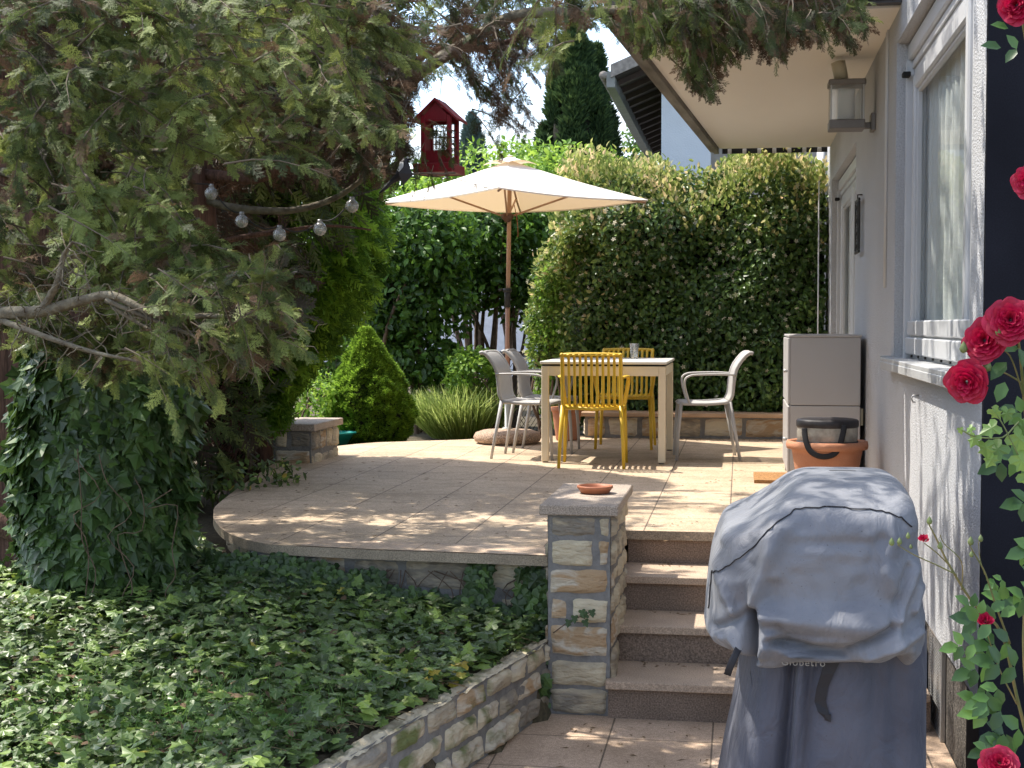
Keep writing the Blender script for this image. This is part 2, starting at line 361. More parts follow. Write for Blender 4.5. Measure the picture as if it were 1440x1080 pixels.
M['alu'] = mat('aluminium_sill', (.42, .43, .44), .4, .08, 6, fine=.06)
M['navy'] = mat('dark_cladding', (.011, .012, .018), .8, .25, 3, fine=.2, fscale=200, spec=.12)
M['gapblack'] = mat('black_gap', (.012, .012, .012), .9)
M['rubber'] = mat('dark_rubber', (.03, .03, .03), .6)
M['wood_old'] = mat('weathered_fascia', (.16, .15, .13), .9, .35, 12, .4, 60, stretch=(1, .15, 1))
M['slate'] = mat('dark_cladding_shingle', (.05, .052, .06), .6, .4, 20)
M['curtain'] = mat('curtain', (.85, .85, .83), .9, .03)
M['soil'] = mat('soil', (.060, .045, .030), .95, .4, 3, .8, 30, col2=(.09, .075, .04), fine=.4, fscale=60)
M['steel'] = mat('galvanised_steel', (.40, .40, .40), .4, .1, metal=.7)
M['darkmetal'] = mat('bronze_metal', (.17, .16, .155), .45, .1, metal=.4)
M['frost'] = mat('frosted_glass', (.52, .49, .38), .35, .05)
M['iron'] = mat('black_iron', (.02, .018, .016), .5, .2)
def glassmat(name, tint=(.9, .95, .95), rough=.02, refl=.0, ior=1.45, milk=0):
    m, t, b = mk(name); n = t.nodes.new; t.nodes.remove(b)
    tr = n('ShaderNodeBsdfTransparent'); tr.inputs[0].default_value = (*tint, 1); gl = n('ShaderNodeBsdfGlossy'); gl.inputs['Roughness'].default_value = rough
    fr = n('ShaderNodeFresnel') if ior > 1 else n('ShaderNodeValue')
    if ior > 1: fr.inputs[0].default_value = ior
    else: fr.outputs[0].default_value = 0
    ad = n('ShaderNodeMath'); ad.operation = 'ADD'; ad.use_clamp = True; ad.inputs[1].default_value = refl
    link(t, fr.outputs[0], ad.inputs[0]); ms = n('ShaderNodeMixShader'); link(t, ad.outputs[0], ms.inputs[0]); link(t, tr.outputs[0], ms.inputs[1]); link(t, gl.outputs[0], ms.inputs[2])
    if milk:
        df = n('ShaderNodeBsdfDiffuse'); df.inputs[0].default_value = (.9, .9, .88, 1); m2 = n('ShaderNodeMixShader'); m2.inputs[0].default_value = milk; link(t, ms.outputs[0], m2.inputs[1]); link(t, df.outputs[0], m2.inputs[2]); ms = m2
    link(t, ms.outputs[0], t.nodes['Material Output'].inputs[0]); return m
M['bulb'] = glassmat('bulb_glass', (.9, .9, .9), .05, .12, 1.4, .22)
M['pane'] = glassmat('window_glass', (.93, .95, .95), .01, .14, 1.0)
M['clear'] = glassmat('clear_glass', (.97, .98, .98), .05, .04, 1.3, .10)
# ---------------------------------------------------------------- ground
RW0 = G(770, 1003); RW0 = Vector((-.817, 6.12, 0)); RWD = (Vector((-1.214, 4.394, 0))-RW0).normalized(); RWN = Vector((-RWD.y, RWD.x, 0))  # RWN points right of travel?
if RWN.x < 0: RWN = -RWN
def gh(x, y):
    p = Vector((x, y, 0)); s = (p-RW0).dot(RWN)      # >0: patio side
    if s > -.035 and y < 6.2: return -.06
    if y < 7.2 and x > -.80: return -.06
    h = .29+.17*max(0, min(1, (-s-.1)/1.2))*max(0, min(1, (y-4)/2.5))
    if y > 7: h += .10*min(1, (y-7)/5)
    if y > 20: h += .0
    return h+.025*noise.noise(Vector((x*1.3, y*1.3, 0)))
xs = sorted(set([-400, -200, -100, -60, -40, -30, -24, -20, -17, -14, -12, -10, -9, -8]+[round(-7.5+.12*i, 3) for i in range(72)]+[1.3, 2, 3, 5, 8, 14, 25, 50, 120, 400]))
ys = sorted(set([-300, -120, -50, -20, -10, -5, 0, 1, 2]+[round(2.5+.12*i, 3) for i in range(100)]+[15, 16, 17, 18, 20, 23, 27, 32, 40, 50, 70, 100, 160, 300, 600]))
mb = MB(); nx = len(xs)
mb.add([(x, y, gh(x, y)) for y in ys for x in xs], [(j*nx+i, j*nx+i+1, (j+1)*nx+i+1, (j+1)*nx+i) for j in range(len(ys)-1) for i in range(nx-1)], 0, .5, True)
tag(mb.build('ground', M['soil']), kind='structure')
mb = MB(); mb.box(-2.2, .83, -3, 6.3, -.05, 0)
tag(mb.build('patio', M['patio']), kind='structure')
# ---------------------------------------------------------------- terrace slab
pts = [(-.80, 6.262), (-1.1, 6.285), (-1.403, 6.304), (-1.75, 6.33), (-2.103, 6.384)]
for a, b in ((370, 764), (340, 757), (315, 746), (302, 732), (300, 722), (304, 711), (330, 690), (358, 670), (386, 651)):
    g = G(a, b, TZ); pts.append((g.x, g.y))
pts += [(-3.50, 10.9), (-3.52, 11.4), (-3.408, 11.75), (-3.2, 12.15)]
for a, b in ((560, 621), (640, 618.5)): g = G(a, b, TZ); pts.append((g.x, g.y))
edgec = cat([(x, y, 0) for x, y in pts], 5)
outline = [(v.x, v.y) for v in edgec]+[(-1.9, 13.15), (-1.3, 13.3), (.8, 13.35), (.8, 7.13), (-.56, 7.13), (-.56, 6.9), (-.80, 6.9)]
mb = MB(); mb.prism(outline, TZ-.045, TZ, 0, 1)
tag(mb.build('terrace', [M['tile'], M['edge']]), kind='structure')
# border course on the curved edge: thin joint line set in the slab
mb = MB(); BW = .24; NB = 20
inn = []
for i, v in enumerate(edgec[:len(edgec)]):
    t = (edgec[min(i+1, len(edgec)-1)]-edgec[max(i-1, 0)]).normalized(); inn.append(v+Vector((t.y, -t.x, 0))*BW)
vs = []; fs = []
for v in edgec[:NB]: vs.append((v.x, v.y, TZ+.004))
k = len(vs)
for v in inn[:NB]: vs.append((v.x, v.y, TZ+.004))
fs = [(i, i+1, k+i+1, k+i) for i in range(k-1)]
mb.add(vs, fs, 0)
jl = []
for i in range(k-1):   # dark joint between border and field
    a = inn[i]; b = inn[i+1]; t = (b-a).normalized(); nn = Vector((t.y, -t.x, 0))*.0035; z = Vector((0, 0, TZ+.004))
    kk = len(mb.v); mb.add([a+z, b+z, b+nn+z, a+nn+z], [(0, 1, 2, 3)], 1)
acc = 0
for i in range(k-1):
    acc += (edgec[i+1]-edgec[i]).length
    if acc > .62:
        acc = 0; a = edgec[i+1]; b = inn[i+1]; t = (b-a).normalized(); nn = Vector((t.y, -t.x, 0))*.003; z = Vector((0, 0, TZ+.0065))
        mb.add([a+z, b+z, b+nn+z, a+nn+z], [(0, 1, 2, 3)], 1)
M['bordertile'] = tilemat('border_granite', (.51, .395, .295), (.54, .42, .315), 50, 50, 21, 21)
M['joint'] = mat('joint', (.15, .115, .085), .95)
tag(mb.build('terrace_border_course', [M['bordertile'], M['joint']]), kind='structure')
# ---------------------------------------------------------------- masonry things
def pier(name, x0, x1, y0, y1, z0, z1, label, cat_, capz, over, seed, smat, course=.14, capm=None):
    t = thing(name, ((x0+x1)/2, (y0+y1)/2, z0), label, cat_)
    mb = MB()
    stones(mb, (x0, y0), (x1, y0), z0, z1, (0, -1, 0), course, .17, .40, .016, seed)
    stones(mb, (x1, y0), (x1, y1), z0, z1, (1, 0, 0), course, .10, .25, .02, seed+1)
    stones(mb, (x0, y1), (x0, y0), z0, z1, (-1, 0, 0), course, .15, .30, .03, seed+2)
    mb.box(x0+.004, x1-.004, y0+.004, y1, z0, z1, 1)
    mb.build('stonework', [smat, M['mortar']], t)
    mb = MB(); mb.bbox(x0-over, x1+over, y0-over, y1+over, z1-.002, z1+capz, .004)
    mb.build('cap', capm or M['cap'], t); return t
pier('stone_pier', -.815, -.545, 6.09, 6.88, 0, .875, 'tall rough limestone pier with granite cap beside the steps', 'pier', .042, .035, 11, M['stone'], .125)
pier('stone_pedestal', -3.46, -3.165, 10.25, 10.95, TZ-.1, .905, 'low rough stone pedestal with slab top on the far left terrace edge', 'pedestal', .05, .04, 22, M['stone'])
# terrace retaining wall under the slab
t = thing('terrace_wall', (-2, 6.35, .2), 'rough stone wall under the curved terrace edge half hidden by ivy', 'wall')
mb = MB(); stones(mb, (-2.3, 6.48), (-.81, 6.40), .1, TZ-.046, (-.05, -1, 0), .12, .16, .4, .025, 31)
c = [v for v in edgec[20:62]]
for i in range(0, len(c)-4, 4):
    a, b = c[i], c[i+4]; tt = (b-a).normalized(); nn = Vector((tt.y, -tt.x, 0))
    stones(mb, a+nn*.09, b+nn*.09, .2, TZ-.046, -nn, .13, .16, .4, .05, 32+i)
mb.build('stonework', [M['stone'], M['mortar']], t)
# diagonal retaining wall of the ivy bed
t = thing('retaining_wall', RW0, 'mossy low limestone retaining wall slanting beside the lower patio', 'wall')
E = RW0+RWD*3.2; mb = MB(); A = E; B = RW0+Vector((0, 0, 0))
stones(mb, (A.x, A.y), (B.x, B.y), 0, .315, RWN, .115, .18, .42, .018, 41, rough=.016, bulge=.016)
def wm(v): return v
u = RWD; q = [B, A, A-RWN*.06, B-RWN*.06]
mb.add([(p.x, p.y, z) for z in (-.05, .300) for p in [B-RWN*.004, A-RWN*.004, A-RWN*.06, B-RWN*.06]], [(4, 5, 6, 7), (3, 2, 1, 0), (2, 3, 7, 6), (0, 1, 5, 4)], 1)
nu = 120
mb.grid(lambda a, b: A+(B-A)*a-RWN*(b*.075-.012)+Vector((0, 0, .312+.012*noise_at((a*30, b*4, 1))+.012*noise_at((a*90, b*9, 1)))), nu, 8, 0, .45)
mb.build('stonework', [M['stone_moss'], M['mortar']], t)
# far planter wall
t = thing('planter_wall', (-.4, 13, TZ), 'low stone planter wall with sandstone coping in front of the tall hedge', 'wall')
mb = MB(); stones(mb, (-1.40, 13.02), (.79, 13.12), TZ, TZ+.20, (0, -1, 0), .19, .22, .42, .03, 51); stones(mb, (-1.40, 13.5), (-1.40, 13.02), TZ, TZ+.20, (-1, 0, 0), .19, .2, .3, .04, 52)
mb.build('stonework', [M['stone'], M['mortar']], t)
mb = MB(); mb.bbox(-1.45, .795, 12.97, 13.32, TZ+.199, TZ+.238, .006); mb.build('coping', mat('sandstone_coping', (.45, .30, .19), .8, .15, 6, fine=.3), t)
# steps
t = thing('garden_steps', (.1, 6.5, 0), 'four granite steps with dark risers climbing to the terrace', 'steps')
Y = [6.06, 6.43, 6.78, 7.16]; Z = [0, .165, .33, .495, TZ]
for i in range(4):
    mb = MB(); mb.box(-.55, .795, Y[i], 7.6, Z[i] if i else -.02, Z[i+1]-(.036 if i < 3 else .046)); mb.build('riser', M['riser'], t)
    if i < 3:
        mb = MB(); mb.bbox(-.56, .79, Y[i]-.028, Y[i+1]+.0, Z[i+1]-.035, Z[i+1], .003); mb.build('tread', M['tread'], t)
# ---------------------------------------------------------------- house
H = thing('house', (.8, 9, 0), 'white rendered house along the right side with windows and deep overhang', 'house')
wN, wF, dN, dF, YE, YC = 5.20, 7.70, 10.30, 12.95, 13.75, 4.93
wS, wH, dH = 1.50, 3.16, 2.98
X0 = .8; zt = 4.9
mb = MB()
def wallface(y0, y1, z0, z1):
    mb.add([(X0, y0, z0), (X0, y1, z0), (X0, y1, z1), (X0, y0, z1)], [(0, 3, 2, 1)], 0)
for a in ((YC, wN, .42, zt), (wN, wF, .42, wS), (wN, wF, wH, zt), (wF, dN, .42, zt), (dN, dF, dH, zt), (dF, YE, .42, zt)): wallface(*a)
def reveal(y0, y1, z0, z1, d):
    x1 = X0+d
    mb.add([(X0, y1, z0), (x1, y1, z0), (x1, y1, z1), (X0, y1, z1)], [(0, 1, 2, 3)]); mb.add([(X0, y0, z0), (x1, y0, z0), (x1, y0, z1), (X0, y0, z1)], [(3, 2, 1, 0)])
    mb.add([(X0, y0, z1), (x1, y0, z1), (x1, y1, z1), (X0, y1, z1)], [(0, 1, 2, 3)]); mb.add([(X0, y0, z0), (x1, y0, z0), (x1, y1, z0), (X0, y1, z0)], [(3, 2, 1, 0)])
reveal(wN, wF, wS, wH, .16); reveal(dN, dF, TZ, dH, .14)
mb.add([(X0, YC, .42), (X0, YE, .42), (.9, YE, .42), (.9, YC, .42)], [(0, 1, 2, 3)])
mb.box(X0, 6, YE, YE+.02, .42, zt)
mb.build('wall', M['plaster'], H)
mb = MB(); mb.box(.835, .86, YC+.01, YE, -.1, .418); mb.box(1.1, 5, YC+.4, YE, -.1, .4); mb.build('plinth', M['pebble'], H)
mb = MB(); mb.box(.802, 6, YC-.015, YC+.25, -.05, zt); mb.build('corner_cladding', M['navy'], H)
mb = MB(); mb.box(.97, 1.02, wF-.01, YE, 0, zt); mb.box(.97, 1.3, wN, wN+.02, 1, zt); mb.box(2.4, 2.42, wN, YE, .4, zt); mb.box(.97, 2.4, wN-.02, wF+.02, 1.3, 1.32); mb.box(.97, 2.4, wN-.02, wF+.02, 3.2, 3.22); mb.build('interior', mat('interior_wall', (.25, .24, .23), .9), H)
def frame_rect(mb, x0, x1, y0, y1, z0, z1, wd, b=.006):
    mb.bbox(x0, x1, y0, y0+wd, z0, z1, b); mb.bbox(x0, x1, y1-wd, y1, z0, z1, b)
    mb.bbox(x0+.001, x1-.001, y0+wd, y1-wd, z0, z0+wd, b); mb.bbox(x0+.001, x1-.001, y0+wd, y1-wd, z1-wd, z1, b)
def window(name, y0, y1, z0, z1, ym):
    wn = MB(); xf = .885
    frame_rect(wn, xf, xf+.07, y0, y1, z0, z1-.10, .075)
    wn.bbox(xf+.002, xf+.066, ym-.05, ym+.05, z0+.075, z1-.175, .006)
    w_ = wn.build(name, M['white'], H)
    s = MB()
    for a, b in ((y0+.085, ym-.055), (ym+.055, y1-.085)):
        frame_rect(s, xf-.014, xf+.05, a, b, z0+.085, z1-.185, .075, .008)
        frame_rect(s, xf+.002, xf+.03, a+.0755, b-.0755, z0+.1605, z1-.2605, .018, .004)
        p = MB(); p.box(xf+.022, xf+.028, a+.09, b-.09, z0+.175, z1-.275); p.build('pane', M['pane'], w_)
        if True:
            c = MB(); c.grid(lambda u, v, a=a, b=b: Vector((xf+.075+.018*math.sin(u*(b-a)*75)+.006*math.sin(u*190), a-.05+u*(b-a+.1), z0+.1+v*(z1-z0-.2))), 220, 2, 0); c.build('curtain', M['curtain'], w_)
    s.build('sash', M['white'], w_)
    k = MB(); k.bbox(.855, .99, y0, y1, z1-.10, z1-.012, .006)       # roller shutter box edge + slat
    for i in range(2): k.bbox(.872+.01*i, .884, y0+.03, y1-.03, z1-.10-.045*(i+1), z1-.105-.045*i, .004)
    k.build('shutter', M['white'], w_)
    k = MB()
    for yy in (y0+.004, y1-.054):
        k = MB(); k.bbox(.845, .883, yy, yy+.018, z0+.002, z1-.10, .003); k.bbox(.845, .883, yy+.032, yy+.05, z0+.002, z1-.10, .003); k.box(.868, .883, yy+.018, yy+.032, z0+.002, z1-.1); k.build('guide_rail', M['white'], w_)
    k = MB(); k.box(.862, .886, y0+.02, y1-.02, z1-.012, z1-.003); k.bbox(.82, .86, y1-.11, y1-.05, z1-.19, z1-.165, .004); k.build('shutter_gap', M['gapblack'], w_)
    return w_
w1 = window('window', wN, wF, wS+.012, wH, 5.74)
w2 = window('terrace_door', dN, dF, TZ+.02, dH, 11.6)
mb = MB(); mb.bbox(.745, .90, wN-.22, wF+.14, wS+.0, wS+.022, .003); mb.bbox(.742, .756, wN-.22, wF+.14, wS-.038, wS+.002, .003)
mb.bbox(.744, .80, wF+.13, wF+.142, wS-.039, wS+.03, .003); mb.build('sill', M['alu'], w1)
for i in range(9): yy = wN+.12+i*.27; mb = MB(); mb.box(.862, .8712, yy, yy+.018, wS+.03, wS+.042); mb.build('drain_slot', M['rubber'], w1)
mb = MB(); mb.bbox(.850, .872, wN+.03, wF-.06, wS+.045, wS+.13, .006); mb.bbox(.856, .871, wN+.05, wF-.09, wS+.14, wS+.215, .006); mb.build('weather_bar', M['white'], w1)
# overhanging balcony
bal = [(X0, 7.56), (-.636, 7.64), (-.193, 13.29), (X0, 13.30)]
mb = MB(); mb.prism(bal, 3.315, 3.47); b_ = mb.build('balcony', M['soffit'], H)
mb = MB(); a, c = Vector((-.636, 7.56, 0)), Vector((-.193, 13.35, 0)); tt = (c-a).normalized(); nn = Vector((-tt.y, tt.x, 0))
def strip(mb, a, c, w0, w1_, z0, z1, mi=0):
    mb.add([a+nn*w0+Vector((0, 0, z)) if k in (0, 3) else a+nn*w1_+Vector((0, 0, z)) for z in (z0, z1) for k in (0, 1)]+[c+nn*(w0 if k == 0 else w1_)+Vector((0, 0, z)) for z in (z0, z1) for k in (0, 1)],
           [(0, 1, 5, 4), (2, 6, 7, 3), (0, 4, 6, 2), (1, 3, 7, 5), (0, 2, 3, 1), (4, 5, 7, 6)], mi)
strip(mb, a, c, .005, .05, 3.275, 3.60); strip(mb, a, c, .051, .085, 3.29, 3.61); mb.build('fascia', M['wood_old'], b_)
mb = MB(); mb.box(-.61, X0, 7.48, 7.555, 3.325, 4.4)
for r_ in range(6):
    for i in range(10): mb.bbox(-.65+i*.142+(.07 if r_ % 2 else 0), -.65+i*.142+.138+(.07 if r_ % 2 else 0), 7.455-.0, 7.479, 3.34+.15*r_, 3.485+.15*r_, .004)
mb.build('parapet_cladding', M['slate'], b_)
mb = MB(); mb.box(-.17, .78, 13.335, 13.355, 3.275, 3.325)
mb.build('end_strip', M['gapblack'], b_)
for i in range(7): mb = MB(); mb.box(-.12+i*.135, -.085+i*.135, 13.31, 13.33, 3.27, 3.315); mb.build('bracket', M['white'], b_)
mb = MB(); mb.tube([(.745, YE+.02, TZ-.1), (.745, YE+.02, 3.4)], .038, 12); mb.tube([(.70, 13.2, TZ), (.70, 13.2, 3.0)], .006, 6); mb.build('downpipe', mat('white_pipe', (.75, .75, .76), .4), H)
mb = MB()
for i in range(30): z = .02+i*.0125; mb.box(.818, .8345, 5.93, 6.28, z, z+.006, M=lambda v: Vector((v.x, v.y, v.z+(v.y-6.1)*.0)))
frame_rect(mb, .815, .834, 5.91, 6.30, .0, .40, .014, .002); mb.build('vent_grille', M['steel'], H)
mb = MB()
for i, (dy, r_) in enumerate(((0, .006), (.05, .004), (.085, .004))): mb.tube([(.795, 8.12+dy, 1.9), (.795, 8.12+dy, 4.6)], r_, 6)
mb.build('cable', M['white'], H)  # thin white tubes added for the bright vertical streaks on the wall
mb = MB(); mb.tube([(.80, 6.62, 1.375), (.775, 6.62, 1.375), (.768, 6.62, 1.36), (.775, 6.62, 1.345), (.785, 6.62, 1.345)], .004, 6)
tag(mb.build('wall_hook', M['steel'], None, (.8, 6.62, 1.36)), 'tiny metal hook in the white wall below the window sill', 'hook')
# wall lantern
lx, ly, lz = .63, 8.9, 2.90
t = thing('wall_lantern', (.8, ly, lz), 'square glass wall lantern with grey metal base and lid on the white wall', 'lantern')
mb = MB(); mb.bbox(.772, .80, ly-.06, ly+.06, lz-.035, lz+.07, .004); mb.bbox(.70, .773, ly-.025, ly+.025, lz-.018, lz+.018, .003); mb.build('bracket', M['darkmetal'], t)
mb = MB(); mb.bbox(lx-.105, lx+.105, ly-.09, ly+.09, lz-.025, lz+.03, .004); mb.build('base', M['darkmetal'], t)
mb = MB(); mb.bbox(lx-.11, lx+.11, ly-.09, ly+.09, lz+.237, lz+.272, .006); mb.build('lid', M['darkmetal'], t)
mb = MB()
for sx in (-1, 1):
    for sy in (-1, 1): mb.bbox(lx+sx*.096-.004, lx+sx*.096+.004, ly+sy*.08-.004, ly+sy*.08+.004, lz+.029, lz+.238, .001); mb.build('corner_post', M['steel'], t); mb = MB()
mb = MB()
for s_ in (-1, 1): mb.box(lx-.09, lx+.09, ly+s_*.082-.001, ly+s_*.082+.001, lz+.032, lz+.235); mb.box(lx+s_*.098-.001, lx+s_*.098+.001, ly-.075, ly+.075, lz+.032, lz+.235)
mb.build('pane', M['clear'], t)
mb = MB(); mb.lathe([(0, .03), (.052, .03), (.052, .22), (.047, .225), (0, .225)], (lx, ly, lz), 24); mb.build('frosted_tube', M['frost'], t)
mb = MB(); d_ = Vector((-.20, 0, 1)).normalized(); c0 = Vector((lx-.03, ly, lz+.278))
mb.tube([c0, c0+d_*.004, c0+d_*.110, c0+d_*.115], [.030, .043, .043, .03], 20)
tag(mb.build('glass_cylinder', M['frost'], None, c0), 'frosted cylinder leaning on top of the wall lantern', 'lamp cover')
# iron ornament on the wall
t = thing('wall_ornament', (.8, 9.75, 2.35), 'black wrought iron ornament hanging on the white wall beside the door', 'ornament')
mb = MB(); mb.bbox(.762, .776, 9.60, 9.90, 2.17, 2.19, .003); mb.bbox(.762, .776, 9.60, 9.90, 2.51, 2.53, .003); mb.bbox(.762, .776, 9.60, 9.62, 2.191, 2.509, .003); mb.bbox(.762, .776, 9.88, 9.90, 2.191, 2.509, .003); mb.build('frame', M['iron'], t)
mb = MB()
for k in range(4):
    cz = 2.22+.085*k
    mb.tube([Vector((.768, 9.75+.09*math.cos(a)*(1-a/14), cz+.05*math.sin(a)*(1-a/14))) for a in [i*.45 for i in range(22)]], .006, 6)
mb.build('scrollwork', M['iron'], t)
mb = MB(); mb.tube([(.80, 9.75, 2.56), (.77, 9.75, 2.56), (.77, 9.75, 2.52)], .005, 6); mb.build('hook', M['iron'], t)
# ---------------------------------------------------------------- neighbour house
nb = thing('neighbour_house', (0, 20, .5), 'neighbouring pale house with steep dark overhanging eave behind the hedge', 'house')
mpl = mat('white_plaster_in_shade', (.60, .66, .72), .9, .05, 2, .4, 60); meave = mat('dark_eave_boards', (.022, .014, .012), .8, .3, 10)  # wall is white plaster, the blue of its shade put into the colour
a = P(930, 200, 17.0); x0, y0 = a.x, a.y
mb = MB(); mb.box(x0, x0+.58, y0, y0+8, .3, 4.2); mb.add([(x0, y0, 4.2), (x0+.58, y0, 4.2), (x0+.58, y0, 5.6), (x0, y0, 4.78)], [(0, 1, 2, 3)]); mb.build('wall', mpl, nb)
mb = MB(); mb.box(x0+.58, x0+5, y0+.3, y0+8, .3, 6.2); mb.build('side_wall', mat('taupe_cladding', (.33, .31, .27), .8), nb)
e0 = P(868, 114, 17.0); e1 = P(912, 96, 17.0); sl_ = (e1.z-e0.z)/(e1.x-e0.x)
def roofpt(x, y, dz=0): return Vector((x, y, e0.z+sl_*(x-e0.x)+dz))
mb = MB(); ex0, ex1 = e0.x-.0, x0+1.4; ya, yb = e0.y-.3, e0.y+8
mb.add([roofpt(ex0, ya), roofpt(ex1, ya), roofpt(ex1, yb), roofpt(ex0, yb), roofpt(ex0, ya, .1), roofpt(ex1, ya, .1), roofpt(ex1, yb, .1), roofpt(ex0, yb, .1)], [(0, 1, 2, 3), (4, 7, 6, 5), (0, 4, 5, 1), (0, 3, 7, 4)])
rf = mb.build('roof', meave, nb)
mb = MB()
for i in range(14):
    y = ya+.25+i*.55; mb.add([roofpt(x, yy, dz) for dz in (-.07, -.003) for x in (ex0+.02, ex1) for yy in (y, y+.10)], [(0, 1, 3, 2), (0, 4, 5, 1), (2, 3, 7, 6), (0, 2, 6, 4)])
mb.build('rafter', mat('rafter_wood', (.05, .036, .032), .8), rf)
mb = MB(); mb.add([(ex0-.10, y, z) for z in (e0.z-.12, e0.z+.06) for y in (ya, yb)]+[(ex0-.003, y, z) for z in (e0.z-.12, e0.z+.06) for y in (ya, yb)], [(0, 2, 3, 1), (4, 5, 7, 6), (0, 4, 6, 2), (0, 1, 5, 4), (2, 6, 7, 3)])
mb.build('gutter', mat('grey_gutter', (.20, .21, .20), .6), rf)
mb = MB()
for i in range(40):
    y = ya+i*.2; mb.tube([(ex0-.14, y, e0.z+.02), (ex0-.14, y+.19, e0.z+.05)], .05, 8)
mb.add([roofpt(ex0-.05, ya-.02, .01), roofpt(ex1, ya-.02, .01), roofpt(ex1, ya-.02, .16), roofpt(ex0-.05, ya-.02, .16)]+[roofpt(ex0-.05, ya+.0, .01), roofpt(ex1, ya+.0, .01), roofpt(ex1, ya, .16), roofpt(ex0-.05, ya, .16)], [(0, 1, 2, 3), (0, 3, 7, 4), (3, 2, 6, 7), (0, 4, 5, 1)])
mb.build('roof_tiles', mat('grey_tiles', (.24, .22, .20), .7, .3, 20), rf)
# pale building far behind the shrubs
fb = thing('garden_building', (-6, 30, .3), 'white rendered building glimpsed through gaps in the shrubs', 'building')
a = P(560, 500, 31); mb = MB(); mb.box(a.x-2, a.x+9, a.y+1, a.y+6, .2, 3.0); mb.build('wall', mat('bright_render', (.72, .72, .76), .9), fb)
mb = MB(); mb.box(a.x-2.3, a.x+9.3, a.y+.6, a.y+6.4, 3.0, 3.2); mb.build('roof', M['slate'], fb)
mb = MB(); mb.box(a.x-2.003, a.x+9, a.y+.97, a.y+.999, 1.0, 1.12); mb.build('rail', M['slate'], fb)
# ---------------------------------------------------------------- chairs
M['yellow'] = mat('yellow_plastic', (.66, .43, .03), .42, .04, 4, spec=.5)
M['grey'] = mat('grey_plastic', (.42, .41, .40), .5, .04, 4)
def strap(mb, pts, wx, th, mi=0, ax=Vector((1, 0, 0))):
    """flat rounded slat, pts in a plane perpendicular to ax"""
    pts = [Vector(p) for p in pts]; vs = []; k = len(pts)
    for i, p in enumerate(pts):
        t = (pts[min(i+1, k-1)]-pts[max(i-1, 0)]).normalized(); n = ax.cross(t).normalized()
        for a, b in ((-1, -.4), (-.6, -1), (.6, -1), (1, -.4), (1, .4), (.6, 1), (-.6, 1), (-1, .4)): vs.append(p+ax*(a*wx/2)+n*(b*th/2))
    mb.add(vs, [(i*8+j, i*8+(j+1) % 8, (i+1)*8+(j+1) % 8, (i+1)*8+j) for i in range(k-1) for j in range(8)]+[tuple(range(7, -1, -1)), tuple((k-1)*8+j for j in range(8))], mi, .5, True)
def make_chair(name, label, m, curved):
    t = thing(name, (0, 0, 0), label, 'chair'); hw = .205
    bt = .10 if curved else .055
    def back(x): return cat([(x, -.17, .452), (x, -.195, .50), (x, -.205, .60), (x, -.225, .70), (x, -.205-bt*.75, .785), (x, -.205-bt-.02, .822), (x, -.205-bt-.045, .815)], 3)
    mb = MB(); ns_ = 11
    for i in range(ns_):
        x = -hw+2*hw*i/(ns_-1)
        if 0 < i < ns_-1: strap(mb, back(x), .020 if not curved else .030, .012)
    for sx in (-1, 1): mb.tube([Vector((sx*(hw+.005), p.y, p.z)) for p in back(0)], .0145, 8)
    yt = -.205-bt-.018; mb.tube(cat([(-hw-.005, yt+.006, .812), (-hw+.03, yt, .822), (0, yt-.012, .825), (hw-.03, yt, .822), (hw+.005, yt+.006, .812)], 4), .014, 8)
    mb.build('backrest', m, t)
    mb = MB()
    for i in range(ns_):
        x = -hw+2*hw*i/(ns_-1); strap(mb, cat([(x, -.165, .452), (x, -.12, .438), (x, 0, .432), (x, .14, .442), (x, .20, .44), (x, .215, .425)], 3), .022 if not curved else .036, .012)
    mb.tube([(-hw-.01, .205, .430), (hw+.01, .205, .430)], .013, 8); mb.tube([(-hw-.01, -.17, .440), (0, -.185, .425), (hw+.01, -.17, .440)], .013, 8)
    mb.tube([(-hw, 0, .418), (hw, 0, .418)], .010, 8)
    for sx in (-1, 1): mb.tube(cat([(sx*(hw+.012), -.17, .445), (sx*(hw+.014), 0, .432), (sx*(hw+.012), .205, .435)], 3), .013, 8)
    mb.build('seat', m, t)
    for sx in (-1, 1):
        mb = MB(); mb.tube([(sx*(hw+.03), -.255, 0), (sx*(hw+.022), -.22, .2), (sx*(hw+.006), -.175, .45)], [.0125, .015, .019], 10, flat=.8); mb.build('leg', m, t)
        mb = MB(); mb.tube([(sx*(hw+.028), .225, 0), (sx*(hw+.022), .215, .22), (sx*(hw+.012), .195, .44)], [.0125, .015, .018], 10, flat=.8); mb.build('leg', m, t)
        mb = MB(); strap(mb, cat([(sx*(hw+.012), -.215, .655), (sx*(hw+.035), -.10, .66), (sx*(hw+.045), .06, .657), (sx*(hw+.045), .13, .648), (sx*(hw+.043), .165, .62), (sx*(hw+.035), .165, .56), (sx*(hw+.018), .14, .47), (sx*(hw+.012), .13, .435)], 4), .032, .016); mb.build('armrest', m, t)
    return t
def put(t, c, ang): t.location = (c[0], c[1], TZ+(.0)); t.rotation_euler = (0, 0, ang); ORG[t.name] = Vector(t.location)
cY = make_chair('garden_chair', 'yellow slatted plastic armchair at the near side of the table, back to the viewer', M['yellow'], False); cY['group'] = 'slatted armchairs around the table'
c2 = copy_tree(cY); c2['label'] = 'yellow slatted plastic armchair at the far side of the table, under the drinking glass'
cG = make_chair('garden_chair', 'grey slatted armchair alone on the right side of the table', M['grey'], True); cG['group'] = 'slatted armchairs around the table'
c4 = copy_tree(cG); c4['label'] = 'nearer grey armchair on the left side, just in front of the parasol base'
c5 = copy_tree(cG); c5['label'] = 'farther grey armchair on the left side, half behind its nearer twin'
